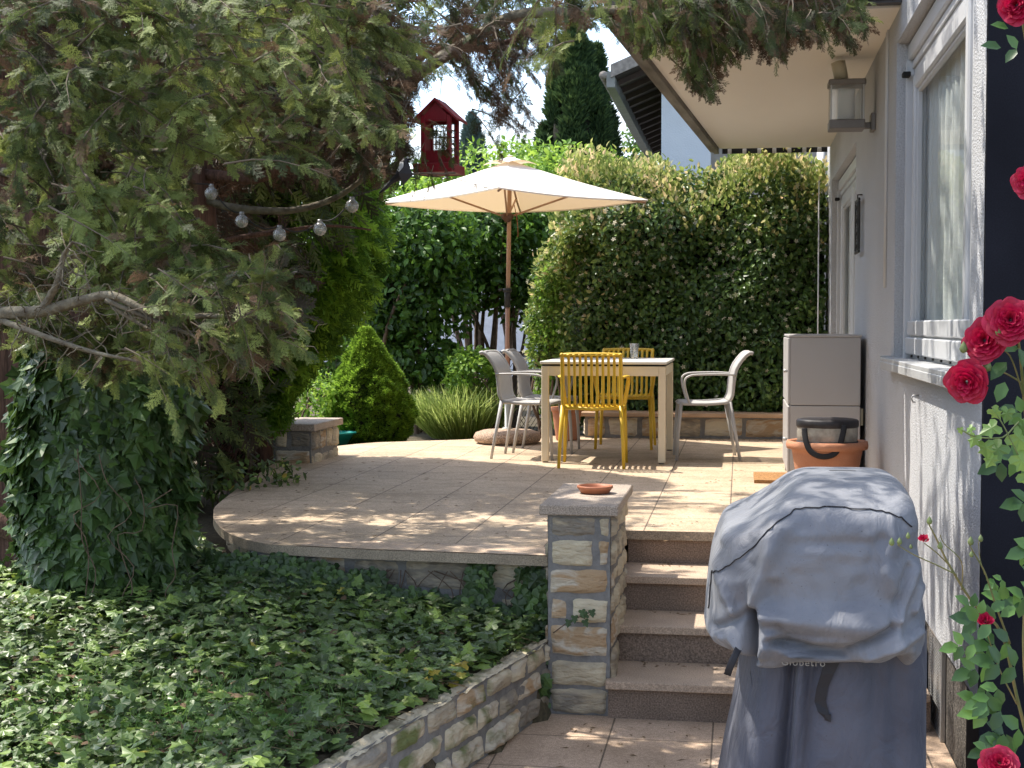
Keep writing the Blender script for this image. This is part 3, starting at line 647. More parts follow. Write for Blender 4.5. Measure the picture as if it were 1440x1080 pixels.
put(cY, (-1.06, 10.43), R(2)); put(c2, (-.95, 12.02), R(180)); put(cG, CW(1.50, 11.05).to_2d(), R(90-9+14)); 
put(c4, CW(.14, 11.14).to_2d(), R(-90-4)); put(c5, CW(.30, 11.68).to_2d(), R(-90-1))
# ---------------------------------------------------------------- table
M['cream'] = mat('cream_metal', (.72, .63, .47), .45, .04, 4)
t = thing('garden_table', (-1.0, 11.15, TZ), 'square cream metal garden table with white top between the chairs', 'table')
x0, x1, y0, y1 = -1.47, -.54, 10.58, 11.80
mb = MB(); mb.bbox(x0-.01, x1+.01, y0-.01, y1+.01, TZ+.742, TZ+.764, .004); mb.build('tabletop', mat('table_top', (.70, .68, .63), .35, .03), t)
mb = MB(); frame_rect(mb, x0+.01, x1-.01, y0+.01, y1-.01, TZ+.728, TZ+.7415, .012, .002); mb.build('shadow_gap', M['gapblack'], t)
mb = MB()
for a in ((x0, x1, y0+.004, y0+.03), (x0, x1, y1-.03, y1-.004)): mb.bbox(*a, TZ+.655, TZ+.727, .003)
for a in ((x0+.004, x0+.03), (x1-.03, x1-.004)): mb.bbox(*a, y0+.03, y1-.03, TZ+.6551, TZ+.7269, .003)
mb.build('apron', M['cream'], t)
for xx in (x0, x1-.055):
    for yy in (y0, y1-.055): mb = MB(); mb.bbox(xx, xx+.055, yy, yy+.055, TZ+.008, TZ+.7275, .006); l_ = mb.build('leg', M['cream'], t); mb = MB(); mb.bbox(xx+.008, xx+.047, yy+.008, yy+.047, TZ, TZ+.0078, .002); mb.build('foot', M['rubber'], l_)
g = P(892, 504, 11.3); g.z = TZ+.764
mb = MB(); mb.lathe([(0, .001), (.026, .001), (.028, .01), (.037, .125), (.0345, .125), (.026, .018), (0, .016)], g, 28)
tag(mb.build('drinking_glass', M['clear'], None, g), 'clear empty drinking glass on the garden table', 'glass')
# ---------------------------------------------------------------- parasol
U = CW(-.04, 12.45, TZ); t = thing('parasol', U, 'cream square garden parasol on a wooden pole left of the table', 'parasol')
M['canvas'] = None
m_, tt_, b_c = mk('parasol_canvas'); b_c.inputs['Base Color'].default_value = (.84, .80, .74, 1); b_c.inputs['Roughness'].default_value = .9
tr = tt_.nodes.new('ShaderNodeBsdfTranslucent'); tr.inputs[0].default_value = (.80, .56, .32, 1); ms = tt_.nodes.new('ShaderNodeMixShader'); ms.inputs[0].default_value = .22
link(tt_, b_c.outputs[0], ms.inputs[1]); link(tt_, tr.outputs[0], ms.inputs[2]); link(tt_, ms.outputs[0], tt_.nodes['Material Output'].inputs[0]); M['canvas'] = m_
M['pole'] = mat('pole_wood', (.46, .28, .18), .55, .15, 12, stretch=(1, 1, .1))
ap = U+Vector((.02, .02, 2.47)); zc_ = U.z+2.13
cor = [CW(-.11, 11.35, zc_), CW(1.19, 12.48, zc_), CW(.09, 13.75, zc_), CW(-1.22, 12.75, zc_)]
mb = MB()
for i in range(4):
    a, b = cor[i], cor[(i+1) % 4]
    def fn(u, v, a=a, b=b):
        e = a.lerp(b, u); p = ap.lerp(e, v); s = 4*u*(1-u)
        p.z -= .016*math.sin(math.pi*v)*1 + .03*s*v - .06*s*v*(1-v)
        p += (ap-e)*.02*s*v; return p
    mb.grid(fn, 25, 16, 0, .5, smooth=True)
    mb.grid(lambda u, v, fn=fn: fn(u, 1)+Vector((0, 0, -.012*v)), 25, 2, 0)
mb.build('canopy', M['canvas'], t)
mb = MB(); zc2 = ap.z+.055
cc = [ap+(c-ap)*.20 for c in cor]; cc = [Vector((c.x, c.y, c.z+.028)) for c in cc]; at = ap+Vector((0, 0, .035))
for i in range(4):
    a, b = cc[i], cc[(i+1) % 4]
    mb.grid(lambda u, v, a=a, b=b: at.lerp(a.lerp(b, u), v)+Vector((0, 0, .03*4*u*(1-u)*v*v)), 13, 6, 0)
mb.lathe([(0, .012), (.02, .008), (.025, 0)], at, 12); mb.build('vent_flap', M['canvas'], t)
mb = MB(); mb.tube([U+Vector((0, 0, .95)), ap], .019, 14); mb.build('pole', M['pole'], t)
mb = MB(); mb.tube([U+Vector((0, 0, .12)), U+Vector((0, 0, .98))], .0185, 14); mb.tube([U+Vector((0, 0, .5)), U+Vector((0, 0, 1.23))], .0192, 14); mb.build('lower_pole', mat('pole_lower', (.44, .25, .18), .5, .1, 10, stretch=(1, 1, .1)), t)
mb = MB(); mb.tube([U+Vector((0, 0, 1.19)), U+Vector((0, 0, 1.33)), U+Vector((0, 0, 1.34))], [.026, .028, .024], 14); mb.lathe([(.028, 0), (.040, .008), (.040, .03), (.028, .038)], U+Vector((0, 0, 1.32)), 16); mb.tube([U+Vector((-.04, 0, 1.345)), U+Vector((-.075, -.01, 1.34))], .01, 8); mb.build('crank_joint', M['rubber'], t)
hub = U+Vector((0, 0, 1.98)); mb = MB(); mb.lathe([(.02, -.05), (.035, -.03), (.055, -.01), (.055, .02), (.03, .03)], hub, 16); mb.build('hub', mat('dark_wood', (.10, .05, .03), .5), t)
for i in range(4):
    e = cor[i]; mb = MB(); a = ap+Vector((0, 0, -.05)); mb.tube([a+(e-a)*u_+Vector((0, 0, -.03-.045*math.sin(math.pi*u_))) for u_ in (0.02, .3, .6, .985)], .010, 6); mid = a+(e-a)*.5+Vector((0, 0, -.085))
    rb = mb.build('rib', M['pole'], t); mb = MB(); mb.tube([hub+(e-hub)*.03, mid], .009, 6); mb.build('strut', M['pole'], rb)
mb = MB(); mb.tube(cat([hub+Vector((.06, 0, .1)), hub+Vector((.085, -.01, -.02)), hub+Vector((.095, -.01, -.14)), hub+Vector((.09, -.01, -.18))], 4), .004, 5); mb.build('cord', mat('cord', (.3, .12, .06), .8), t)
mb = MB(); mb.lathe([(0, .001), (.24, .001), (.285, .02), (.30, .055), (.28, .095), (.22, .115), (.05, .125), (0, .125)], U, 48); bs = mb.build('base', mat('washed_gravel', (.42, .30, .22), .9, .3, 60, 1, 90, fine=.5, fscale=110), t)
mb = MB(); mb.lathe([(.045, .12), (.045, .135), (.024, .14), (.024, .44), (.0195, .44)], U, 20); mb.build('tube_holder', mat('pale_tube', (.50, .52, .47), .4), bs)
# ---------------------------------------------------------------- pots, mat, cabinet
M['terra'] = mat('terracotta', (.42, .17, .09), .8, .15, 5, .3, 80, col2=(.55, .26, .15), fine=.1)
c = Vector((-.655, 6.52, .917)); mb = MB(); mb.lathe([(0, .002), (.062, .002), (.066, .004), (.078, .022), (.083, .026), (.083, .036), (.076, .037), (.070, .026), (.06, .010), (0, .009)], c, 48)
tag(mb.build('plant_saucer', mat('saucer_clay', (.36, .13, .065), .55, .15, 8), None, c), 'small terracotta saucer lying on the pier cap', 'saucer')
def pot(name, c, r, h, label):
    mb = MB(); mb.lathe([(0, .005), (r*.62, .003), (r*.66, .02), (r*.86, h*.80), (r*.88, h*.86), (r, h*.88), (r*1.02, h*.93), (r, h*.995), (r*.95, h), (r*.88, h*.97), (r*.84, h*.85), (r*.8, h*.8)], c, 56)
    t_ = thing(name, c, label, 'flower pot'); mb.build('pot_wall', M['terra'], t_); mb = MB(); mb.lathe([(0, 0), (r*.84, 0)], c+Vector((0, 0, h*.8)), 24); mb.build('potting_soil', M['soil'], t_); return t_
p1 = Vector((.50, 8.35, TZ)); pot('terracotta_pot', p1, .228, .37, 'large terracotta pot against the house wall holding the grey bag')
p2 = G(797, 619, TZ); pot('terracotta_pot', p2, .15, .30, 'smaller terracotta pot behind the table legs near the hedge')
# cooler bag
bc = p1+Vector((.0, -.03, .352)); t = thing('carry_bag', bc, 'round grey and black zip bag with strap resting on the large terracotta pot', 'bag')
def ell(r, z, n=40): return None
mb = MB(); mb.lathe([(0, .003), (.155, .003), (.168, .015), (.172, .06), (.170, .10)], bc, 48, sy=.9); mb.build('side_panel', mat('grey_mesh', (.36, .34, .29), .7, .25, 25, .4, 60), t)
mb = MB(); mb.lathe([(.170, .098), (.176, .104), (.176, .135), (.168, .143), (.150, .147), (0, .150)], bc, 48, sy=.9); mb.lathe([(.168, .002), (.1745, .004), (.1745, .018), (.1695, .02)], bc, 48, sy=.9); mb.build('lid', mat('black_nylon', (.028, .025, .028), .55, .2, 20), t)
mb = MB(); strap(mb, cat([bc+Vector(v) for v in ((-.135, -.135, .10), (-.13, -.165, .04), (-.105, -.185, -.025), (-.045, -.195, -.055), (.02, -.19, -.045), (.055, -.182, .0), (.075, -.165, .07), (.085, -.150, .12))], 5), .004, .032, ax=Vector((0, 1, 0))) ; mb.build('strap', mat('black_webbing', (.015, .014, .016), .7), t)
# doormat
mb = MB(); rr = random.Random(4)
mb.grid(lambda a, b: Vector((.10+.40*a, 9.40+.52*b, TZ+.022+.003*noise_at((a*60, b*70, 0)))), 60, 60, 0)
mb.box(.10, .50, 9.40, 9.92, TZ, TZ+.020)
o = mb.build('doormat', mat('coir', (.36, .19, .075), 1, .3, 60, 1, 200), None, (.3, 9.6, TZ)); tag(o, 'orange brown coir doormat on the terrace beside the grey cabinet', 'doormat')
# cabinet
M['cab'] = mat('cabinet_grey', (.40, .385, .375), .45, .03, 2); cx0, cx1, cy0, cy1 = .312, .765, 9.32, 10.3
t = thing('storage_cabinet', (.53, 9.8, TZ), 'tall grey two tier metal storage cabinet against the house wall', 'cabinet')
for a, b, nm in ((.075, .515, 'lower_box'), (.519, .955, 'upper_box')):
    mb = MB(); mb.bbox(cx0+.012, cx1, cy0, cy1, TZ+a, TZ+b, .004); q = mb.build(nm, M['cab'], t)
    for k in range(2):
        ya_ = cy0+.004+k*.489; mb = MB(); mb.bbox(cx0-.004, cx0+.0115, ya_, ya_+.483, TZ+a+.006, TZ+b-.006, .003); d2 = mb.build('door', M['cab'], q)
    mb = MB(); mb.tube([(cx0-.004, cy0+.06, TZ+(a+b)/2), (cx0-.028, cy0+.06, TZ+(a+b)/2)], [.008, .012], 12); mb.build('knob', M['steel'], q)
mb = MB(); mb.bbox(cx0, cx1+.006, cy0-.006, cy1+.004, TZ+.9555, TZ+.972, .004); mb.build('top', M['cab'], t)
mb = MB(); mb.box(cx0+.02, cx1-.003, cy0+.004, cy1-.004, TZ+.5145, TZ+.5195); mb.build('seam', M['gapblack'], t)
for xx in (cx0+.012, cx1-.035):
    for yy in (cy0+.002, cy1-.035): mb = MB(); mb.bbox(xx, xx+.03, yy, yy+.03, TZ, TZ+.0745, .003); mb.build('leg', M['cab'], t)
mb = MB(); mb.bbox(cx1+.001, cx1+.02, cy0+.02, cy0+.06, TZ+.39, TZ+.50, .003); mb.build('hinge', mat('hinge_beige', (.30, .28, .2), .6), t)
# teal tub
c = G(474, 632, .58); mb = MB(); mb.lathe([(0, .005), (.13, .005), (.20, .13), (.225, .135), (.225, .15), (.195, .15), (.12, .02), (0, .015)], c+Vector((-.1, .1, 0)), 32, sx=1.1, sy=.8)
tag(mb.build('plastic_tub', mat('teal_plastic', (.01, .22, .20), .4), None, c), 'teal plastic tub lying behind the low stone pedestal', 'tub')
# ---------------------------------------------------------------- covered barbecue
def mkcover(nm, ca_, cb_):
    m, t, b = mk(nm); n = t.nodes.new; c = n('ShaderNodeTexCoord')
    no = n('ShaderNodeTexNoise'); no.inputs['Scale'].default_value = 3.5; no.inputs['Detail'].default_value = 7; link(t, c.outputs['Object'], no.inputs['Vector'])
    r = n('ShaderNodeValToRGB'); r.color_ramp.elements[0].position = .3; r.color_ramp.elements[1].position = .72; r.color_ramp.elements[0].color = (*ca_, 1); r.color_ramp.elements[1].color = (*cb_, 1); link(t, no.outputs[0], r.inputs[0])
    sp = n('ShaderNodeTexNoise'); sp.inputs['Scale'].default_value = 110; sp.inputs['Detail'].default_value = 2; link(t, c.outputs['Object'], sp.inputs['Vector'])
    sr = n('ShaderNodeValToRGB'); sr.color_ramp.elements[0].position = .70; sr.color_ramp.elements[1].position = .76; sr.color_ramp.elements[0].color = (1, 1, 1, 1); sr.color_ramp.elements[1].color = (.55, .5, .45, 1); link(t, sp.outputs[0], sr.inputs[0])
    mm = n('ShaderNodeMix'); mm.data_type = 'RGBA'; mm.blend_type = 'MULTIPLY'; mm.inputs['Factor'].default_value = 1; link(t, r.outputs[0], mm.inputs['A']); link(t, sr.outputs[0], mm.inputs['B'])
    link(t, mm.outputs['Result'], b.inputs['Base Color']); b.inputs['Roughness'].default_value = .62; b.inputs['Sheen Weight'].default_value = .15
    mp = n('ShaderNodeMapping'); mp.inputs['Rotation'].default_value = (.3, .7, .2); mp.inputs['Scale'].default_value = (1, 1, .6); link(t, c.outputs['Object'], mp.inputs[0])
    bn = n('ShaderNodeTexNoise'); bn.inputs['Scale'].default_value = 9; bn.inputs['Detail'].default_value = 5; bn.inputs['Distortion'].default_value = 1.5; link(t, mp.outputs[0], bn.inputs['Vector'])
    b2 = n('ShaderNodeTexNoise'); b2.inputs['Scale'].default_value = 400; link(t, c.outputs['Object'], b2.inputs['Vector'])
    p1_ = n('ShaderNodeBump'); p1_.inputs['Strength'].default_value = .5; p1_.inputs['Distance'].default_value = .03; link(t, bn.outputs[0], p1_.inputs['Height'])
    p2_ = n('ShaderNodeBump'); p2_.inputs['Strength'].default_value = .25; p2_.inputs['Distance'].default_value = .002; link(t, b2.outputs[0], p2_.inputs['Height']); link(t, p1_.outputs[0], p2_.inputs['Normal']); link(t, p2_.outputs[0], b.inputs['Normal'])
    return m
M['cover'] = mkcover('cover_fabric', (.106, .114, .138), (.212, .220, .243)); M['cover_shade'] = mkcover('skirt_shade_fabric', (.030, .034, .056), (.068, .076, .108)); M['seam'] = mat('seam_black', (.015, .015, .02), .7)  # skirt: same cloth, the shade under the hood put into its colour
ZG = 4.3
def gx(px): return P(px, 800, ZG).x+ (0)     # world x of a pixel column on the front face
YG = P(1150, 800, ZG).y
def gz(py): return CZ-(py-458)*ZG/F
bq = thing('covered_barbecue', (gx(1150), YG+.5, 0), 'barbecue under a sagging blue grey fabric cover beside the steps', 'barbecue')
prof = [(1.197, 1180, 1223, .54, .56), (1.195, 1158, 1250, .42, .66), (1.187, 1136, 1272, .30, .78), (1.168, 1120, 1284, .20, .86), (1.142, 1104, 1292, .11, .93), (1.105, 1080, 1296, .05, .99), (1.06, 1048, 1300, .025, 1.04), (1.03, 1020, 1302, .02, 1.07), (.99, 1008, 1303, .01, 1.09), (.92, 998, 1306, 0, 1.1), (.85, 992, 1308, -.005, 1.11), (.79, 988, 1308, -.02, 1.12), (.745, 987, 1307, -.035, 1.12), (.71, 992, 1305, -.045, 1.12), (.685, 1004, 1301, -.035, 1.11), (.668, 1028, 1292, -.005, 1.09), (.664, 1060, 1278, .05, 1.04), (.69, 1085, 1258, .12, 1.0)]
rings = cat([Vector((p[1], p[2], p[0])) for p in prof], 5); yr = cat([Vector((p[3], p[4], 0)) for p in prof], 5)
def sm(a, b, x): t_ = max(0, min(1, (x-a)/(b-a))); return t_*t_*(3-2*t_)
def ridge(d, w_): return math.exp(-(d/w_)**2)
def cover_disp(x, z):
    """folds on the front in metres; x,z in photo pixel units on the front face"""
    py = 458+(CZ-z)*F/ZG; px = x; d = 0
    # crease running from the pinch (1057,860) up-left and up-right
    def seg(x0, y0, x1, y1, w0, w1, amp):
        dx, dy = x1-x0, y1-y0; t_ = ((px-x0)*dx+(py-y0)*dy)/(dx*dx+dy*dy); tc_ = max(0, min(1, t_)); q = math.hypot(px-x0-dx*tc_, py-y0-dy*tc_)
        return amp*ridge(q, w0+(w1-w0)*tc_)*(1 if 0 <= t_ <= 1 else ridge(max(-t_, t_-1)*math.hypot(dx, dy), 14))
    d += seg(1058, 858, 1100, 745, 7, 18, .020)+seg(1090, 815, 1150, 775, 6, 12, .008)
    d += seg(1057, 866, 1055, 935, 7, 9, -.045)
    d += seg(1030, 870, 1000, 800, 6, 10, .010)+seg(1004, 895, 1050, 868, 6, 6, -.014)
    d += seg(1075, 870, 1250, 880, 12, 26, .022)
    d += seg(1085, 905, 1190, 918, 6, 10, -.030)+seg(1195, 912, 1250, 880, 5, 7, -.022)+seg(1215, 925, 1290, 890, 7, 9, .016)
    d += seg(1110, 925, 1160, 895, 4, 6, .012)+seg(1070, 925, 1085, 895, 8, 8, .016)
    d += seg(1180, 740, 1120, 850, 10, 16, .007)+seg(1240, 760, 1200, 850, 9, 16, -.007)+seg(1280, 800, 1250, 870, 5, 9, -.010)
    d += seg(1015, 775, 1060, 700, 5, 7, .006)
    d += seg(1285, 860, 1296, 830, 5, 6, .012)
    d += seg(1095, 880, 1130, 925, 4, 6, -.012)+seg(1140, 930, 1170, 900, 4, 5, -.010)+seg(1120, 700, 1060, 790, 5, 8, .006)+seg(1260, 870, 1290, 800, 4, 7, .008)
    d += .006*noise_at((px*.035, py*.02, 3))+.004*noise_at((px*.02+py*.05, py*.03-px*.02, 9))
    return d
def hood(u, v):
    i = v*(len(rings)-1); k = min(int(i), len(rings)-2); f_ = i-k; rg = rings[k].lerp(rings[k+1], f_); yy = yr[k].lerp(yr[k+1], f_)
    a = 2*math.pi*u; ca, sa = math.cos(a), math.sin(a); e = .36
    sx = math.copysign(abs(ca)**e, ca); sy = math.copysign(abs(sa)**e, sa)
    cx_ = (rg.x+rg.y)/2; hx = (rg.y-rg.x)/2; pxx = cx_+hx*sx
    cyy = (yy.x+yy.y)/2; hy = (yy.y-yy.x)/2; y = YG+cyy+hy*sy; z = rg.z
    x = gx(pxx)
    sag = sm(.80, .66, z)
    z += sag*(.022*math.sin(a*5+1)+.012*math.sin(a*11))*.8
    nz = .010*noise_at((x*4, y*4, z*3))+.006*noise_at((x*11+3, y*9, z*7))
    n = Vector((sx*.6, sy, 0)).normalized()
    fr = 1 if sy < -.55 else 0
    d = nz*sm(0, .08, v)
    if sa < 0: d += 2.1*cover_disp(pxx, z)*sm(.35, .9, -sy)*sm(1.2, 1.1, z)
    d += .016*sag*noise_at((a*6, z*24, 0))+.007*sm(0, .1, v)*noise_at((x*16+z*6, z*9-x*4, 5))
    return Vector((x, y, z))+n*d
mb = MB(); mb.grid(hood, 300, 130, 0, .5, closed=True); mb.build('hood_cover', M['cover'], bq)
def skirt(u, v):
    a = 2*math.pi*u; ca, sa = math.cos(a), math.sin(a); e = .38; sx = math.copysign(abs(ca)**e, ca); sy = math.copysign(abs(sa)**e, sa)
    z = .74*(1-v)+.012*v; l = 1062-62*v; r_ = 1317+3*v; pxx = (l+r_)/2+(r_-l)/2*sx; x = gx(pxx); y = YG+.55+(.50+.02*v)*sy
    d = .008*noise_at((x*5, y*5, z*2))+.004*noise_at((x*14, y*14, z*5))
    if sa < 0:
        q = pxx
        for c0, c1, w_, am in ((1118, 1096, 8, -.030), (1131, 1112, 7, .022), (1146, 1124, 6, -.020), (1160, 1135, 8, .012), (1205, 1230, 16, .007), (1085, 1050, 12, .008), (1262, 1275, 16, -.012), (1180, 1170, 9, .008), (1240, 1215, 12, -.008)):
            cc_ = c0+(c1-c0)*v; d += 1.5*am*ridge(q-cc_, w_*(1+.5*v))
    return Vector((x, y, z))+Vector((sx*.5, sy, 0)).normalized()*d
mb = MB(); mb.grid(skirt, 320, 50, 0, .5, closed=True); mb.build('skirt_cover', M['cover_shade'], bq)
def onhood(px, z, off=.004):
    best = None
    # find u,v on the front with given px,z
    for v in np.linspace(.05, .97, 140):
        i = v*(len(rings)-1); k = min(int(i), len(rings)-2); rg = rings[k].lerp(rings[k+1], i-k)
        if best is None or abs(rg.z-z) < best[0]: best = (abs(rg.z-z), v, rg)
    _, v, rg = best; s = (px-(rg.x+rg.y)/2)/((rg.y-rg.x)/2); s = max(-.999, min(.999, s)); ca = math.copysign(abs(s)**(1/.36), s); a = 2*math.pi-math.acos(ca)
    p = hood(a/(2*math.pi), v); return p+Vector((s*.6 if abs(s) > .9 else 0, -1, .3)).normalized()*off
mb = MB()
def seamline(pp, r_=.0022): mb.tube([onhood(a, gz(b)) for a, b in [(pp[i][0]+(pp[i+1][0]-pp[i][0])*t_/6, pp[i][1]+(pp[i+1][1]-pp[i][1])*t_/6) for i in range(len(pp)-1) for t_ in range(6)]+[pp[-1]]], r_, 5)
seamline([(1160, 719), (1120, 722), (1100, 738), (1060, 775), (1020, 808), (1001, 822), (996, 850), (991, 880)])
seamline([(1190, 719), (1243, 722), (1270, 731), (1284, 745)]); seamline([(1160, 719), (1190, 719)])
mb.build('seam', M['seam'], bq)
mb = MB(); q = P(1032, 925, ZG-.02); strap(mb, [q+Vector(v) for v in ((.02, .05, .03), (.0, 0, .0), (-.012, 0, -.03), (-.02, .005, -.055))], .004, .022, ax=Vector((0, 1, 0))); mb.build('tie_strap', M['seam'], bq)
def fr_pt(px, py, off=.0):
    z = gz(py); v = max(0, min(1, (.74-z)/.728)); l = 1062-62*v; r_ = 1317+3*v; s = (px-(l+r_)/2)/((r_-l)/2); s = max(-.99, min(.99, s)); a = 2*math.pi-math.acos(math.copysign(abs(s)**(1/.38), s)); return skirt(a/(2*math.pi), v)+Vector((0, -off, 0))
mb = MB()
ps = [(1172, 938), (1166, 955), (1159, 975), (1156, 995), (1160, 1008), (1166, 1018)]; L_ = []
for i, (a, b) in enumerate(ps): w_ = [11, 9, 8, 8, 7, 4][i]; L_ += [fr_pt(a-w_, b, .012), fr_pt(a+w_, b-2, .012), fr_pt(a-w_, b, .006), fr_pt(a+w_, b-2, .006)]
mb.add(L_, [f for i in range(5) for f in ((4*i, 4*i+1, 4*i+5, 4*i+4), (4*i+2, 4*i+6, 4*i+7, 4*i+3), (4*i, 4*i+4, 4*i+6, 4*i+2), (4*i+1, 4*i+3, 4*i+7, 4*i+5))], 0)
mb.add([fr_pt(1160, 1012, .014), fr_pt(1171, 1012, .014), fr_pt(1171, 1023, .014), fr_pt(1163, 1021, .014), fr_pt(1160, 1012, .008), fr_pt(1171, 1012, .008), fr_pt(1171, 1023, .008), fr_pt(1163, 1021, .008)], [(0, 1, 2, 3), (0, 4, 5, 1), (1, 5, 6, 2), (2, 6, 7, 3), (3, 7, 4, 0)])
mb.build('handle_strap', M['seam'], bq)
mb = MB(); mb.add([fr_pt(a, b, o_) for o_ in (.006, .001) for a, b in ((1046, 973), (1056, 971), (1058, 988), (1047, 990))], [(0, 1, 2, 3), (0, 4, 5, 1), (1, 5, 6, 2), (2, 6, 7, 3), (3, 7, 4, 0)]); mb.build('fabric_tab', mat('tab_grey', (.16, .17, .20), .7), bq)
cu = bpy.data.curves.new('brand_lettering', 'FONT'); cu.body = 'Globetro'; cu.size = .031; cu.extrude = .0006; cu.space_character = 1.15
to = bpy.data.objects.new('tmp_text', cu); COL.objects.link(to); dg = bpy.context.evaluated_depsgraph_get(); me = bpy.data.meshes.new_from_object(to.evaluated_get(dg)); bpy.data.objects.remove(to)
me.materials.clear(); me.materials.append(mat('lettering', (.24, .24, .23), .8)); q = fr_pt(1099, 944, .016); yx = min(fr_pt(a, 944, .016).y for a in (1099, 1115, 1130, 1150)); o = _link('lettering', me, bq); o.rotation_euler = (R(90), 0, 0); o.location = Vector((q.x, yx-.012, q.z+.008))-ORG[bq.name]
# ---------------------------------------------------------------- red bird feeder
fc = P(619, 240, 5.75); t = thing('bird_feeder', fc, 'red metal house shaped bird feeder hanging from the conifer', 'bird feeder')
M['red'] = mat('red_paint', (.20, .007, .015), .4, .2, 10); ang = R(-6); ca, sa = math.cos(ang), math.sin(ang)
FM = lambda v: fc+Vector((.82*(v.x*ca-v.y*sa), .82*(v.x*sa+v.y*ca), v.z))
w2_, d2_ = .066, .06
mb = MB()
for sx in (-1, 1):
    for sy in (-1, 1): mb.bbox(sx*w2_-.011, sx*w2_+.011, sy*d2_-.011, sy*d2_+.011, .012, .215, .002, 0, FM)
mb.bbox(-w2_+.012, w2_-.012, -d2_-.006, -d2_+.006, .19, .222, .002, 0, FM); mb.bbox(-w2_+.012, w2_-.012, d2_-.006, d2_+.006, .19, .222, .002, 0, FM)
mb.bbox(-w2_+.012, w2_-.012, -d2_-.004, -d2_+.004, .012, .075, .002, 0, FM)
mb.bbox(-w2_-.004, -w2_+.004, -d2_+.012, d2_-.012, .012, .215, .002, 0, FM)
for k in range(2): # gable triangles
    y = (-d2_-.008) if k == 0 else (d2_+.002)
    mb.add([FM(Vector(v)) for v in ((-w2_-.01, y, .2), (w2_+.01, y, .2), (0, y, .268), (-w2_-.01, y+.006, .2), (w2_+.01, y+.006, .2), (0, y+.006, .268))], [(0, 1, 2), (3, 5, 4), (0, 3, 4, 1), (1, 4, 5, 2), (2, 5, 3, 0)])
mb.build('body', M['red'], t)
mb = MB()
for sx in (-1, 1): mb.add([FM(Vector((sx*a, b, c_))) for b in (-.088, .088) for a, c_ in ((0, .272), (0, .282), (.112, .199), (.112, .189))], [(0, 1, 2, 3), (4, 7, 6, 5), (1, 5, 6, 2), (0, 3, 7, 4), (3, 2, 6, 7), (0, 4, 5, 1)])
mb.build('roof', M['red'], t)
mb = MB()
for k in range(5): z = .085+.026*k; mb.box(-w2_+.01, w2_-.01, d2_-.002, d2_+.002, z, z+.004, 0, .5, FM)
for k in range(3): x = -.04+.04*k; mb.box(x-.002, x+.002, d2_-.004, d2_-.0021, .07, .19, 0, .5, FM)
for k in range(4): z = .1+.028*k; mb.box(w2_-.002, w2_+.002, -d2_, d2_, z, z+.004, 0, .5, FM)
mb.build('grid', M['iron'], t)
mb = MB(); mb.bbox(-.098, .088, -.10, .10, -.012, .0, .003, 0, FM); mb.bbox(-.104, .094, -.107, -.10, -.014, .022, .002, 0, FM); mb.bbox(-.104, .094, .10, .107, -.014, .022, .002, 0, FM); mb.bbox(-.104, -.098, -.1, .1, -.014, .022, .002, 0, FM); mb.bbox(.088, .094, -.1, .1, -.014, .022, .002, 0, FM); mb.build('tray', M['red'], t)
mb = MB(); mb.tube([FM(Vector((0, 0, .275))), FM(Vector((0, 0, .30))), P(624, 90, 5.75)], .0018, 5); mb.build('hanging_wire', M['steel'], t)
# ---------------------------------------------------------------- black and white bird
bc_ = P(570, 240, 5.5); t = thing('bird', bc_, 'black and white long tailed bird perched on a twig left of the red feeder', 'bird')
def bp(a, b, dz=0): return P(a, b, 5.5+dz)
mb = MB(); path = [bp(574, 224.5), bp(571, 226), bp(568.5, 229), bp(569, 234), bp(568, 240), bp(564, 245), bp(558, 250), bp(551, 255), bp(543, 263), bp(533, 272)]
mb.tube(path, [.005, .017, .020, .025, .030, .027, .017, .011, .010, .003], 14, flat=.8)
k0 = len(mb.f)
for i in range(len(mb.f)):
    c_ = sum((Vector(mb.v[j]) for j in mb.f[i]), Vector())/len(mb.f[i])
    if 229 < 458-(c_.z-CZ)*F/5.5 < 243 and (c_-bp(569, 236)).dot(_r) < -.002: mb.m[i] = 1
mb.tube([bp(574, 224), bp(579, 225)], [.006, .001], 6); mb.build('body', [mat('black_feathers', (.012, .012, .016), .5), mat('white_feathers', (.7, .7, .7), .7)], t)
mb = MB(); a = [bp(560, 243, -.05), bp(581, 245, -.05), bp(567, 260, -.04), bp(572, 229, -.05)]
b2_ = [v+_f*.012 for v in a]; mb.add(a+b2_, [(0, 2, 1), (0, 1, 3), (4, 5, 6), (4, 7, 5), (0, 4, 6, 2), (2, 6, 5, 1), (1, 5, 7, 3), (3, 7, 4, 0)]); mb.build('wing', mat('wing_feathers', (.02, .02, .026), .5), t)
mb = MB(); mb.tube(cat([bp(520, 238, .1), bp(550, 244, 0), bp(575, 245), bp(600, 243.5, -.05), bp(620, 244.5, 0), bp(640, 243, .05)], 5), [.004]*26, 6); 
tag(mb.build('twig', mat('twig_bark', (.12, .09, .07), .9), None, bp(575, 245)), 'thin bare twig under the black and white bird', 'twig')
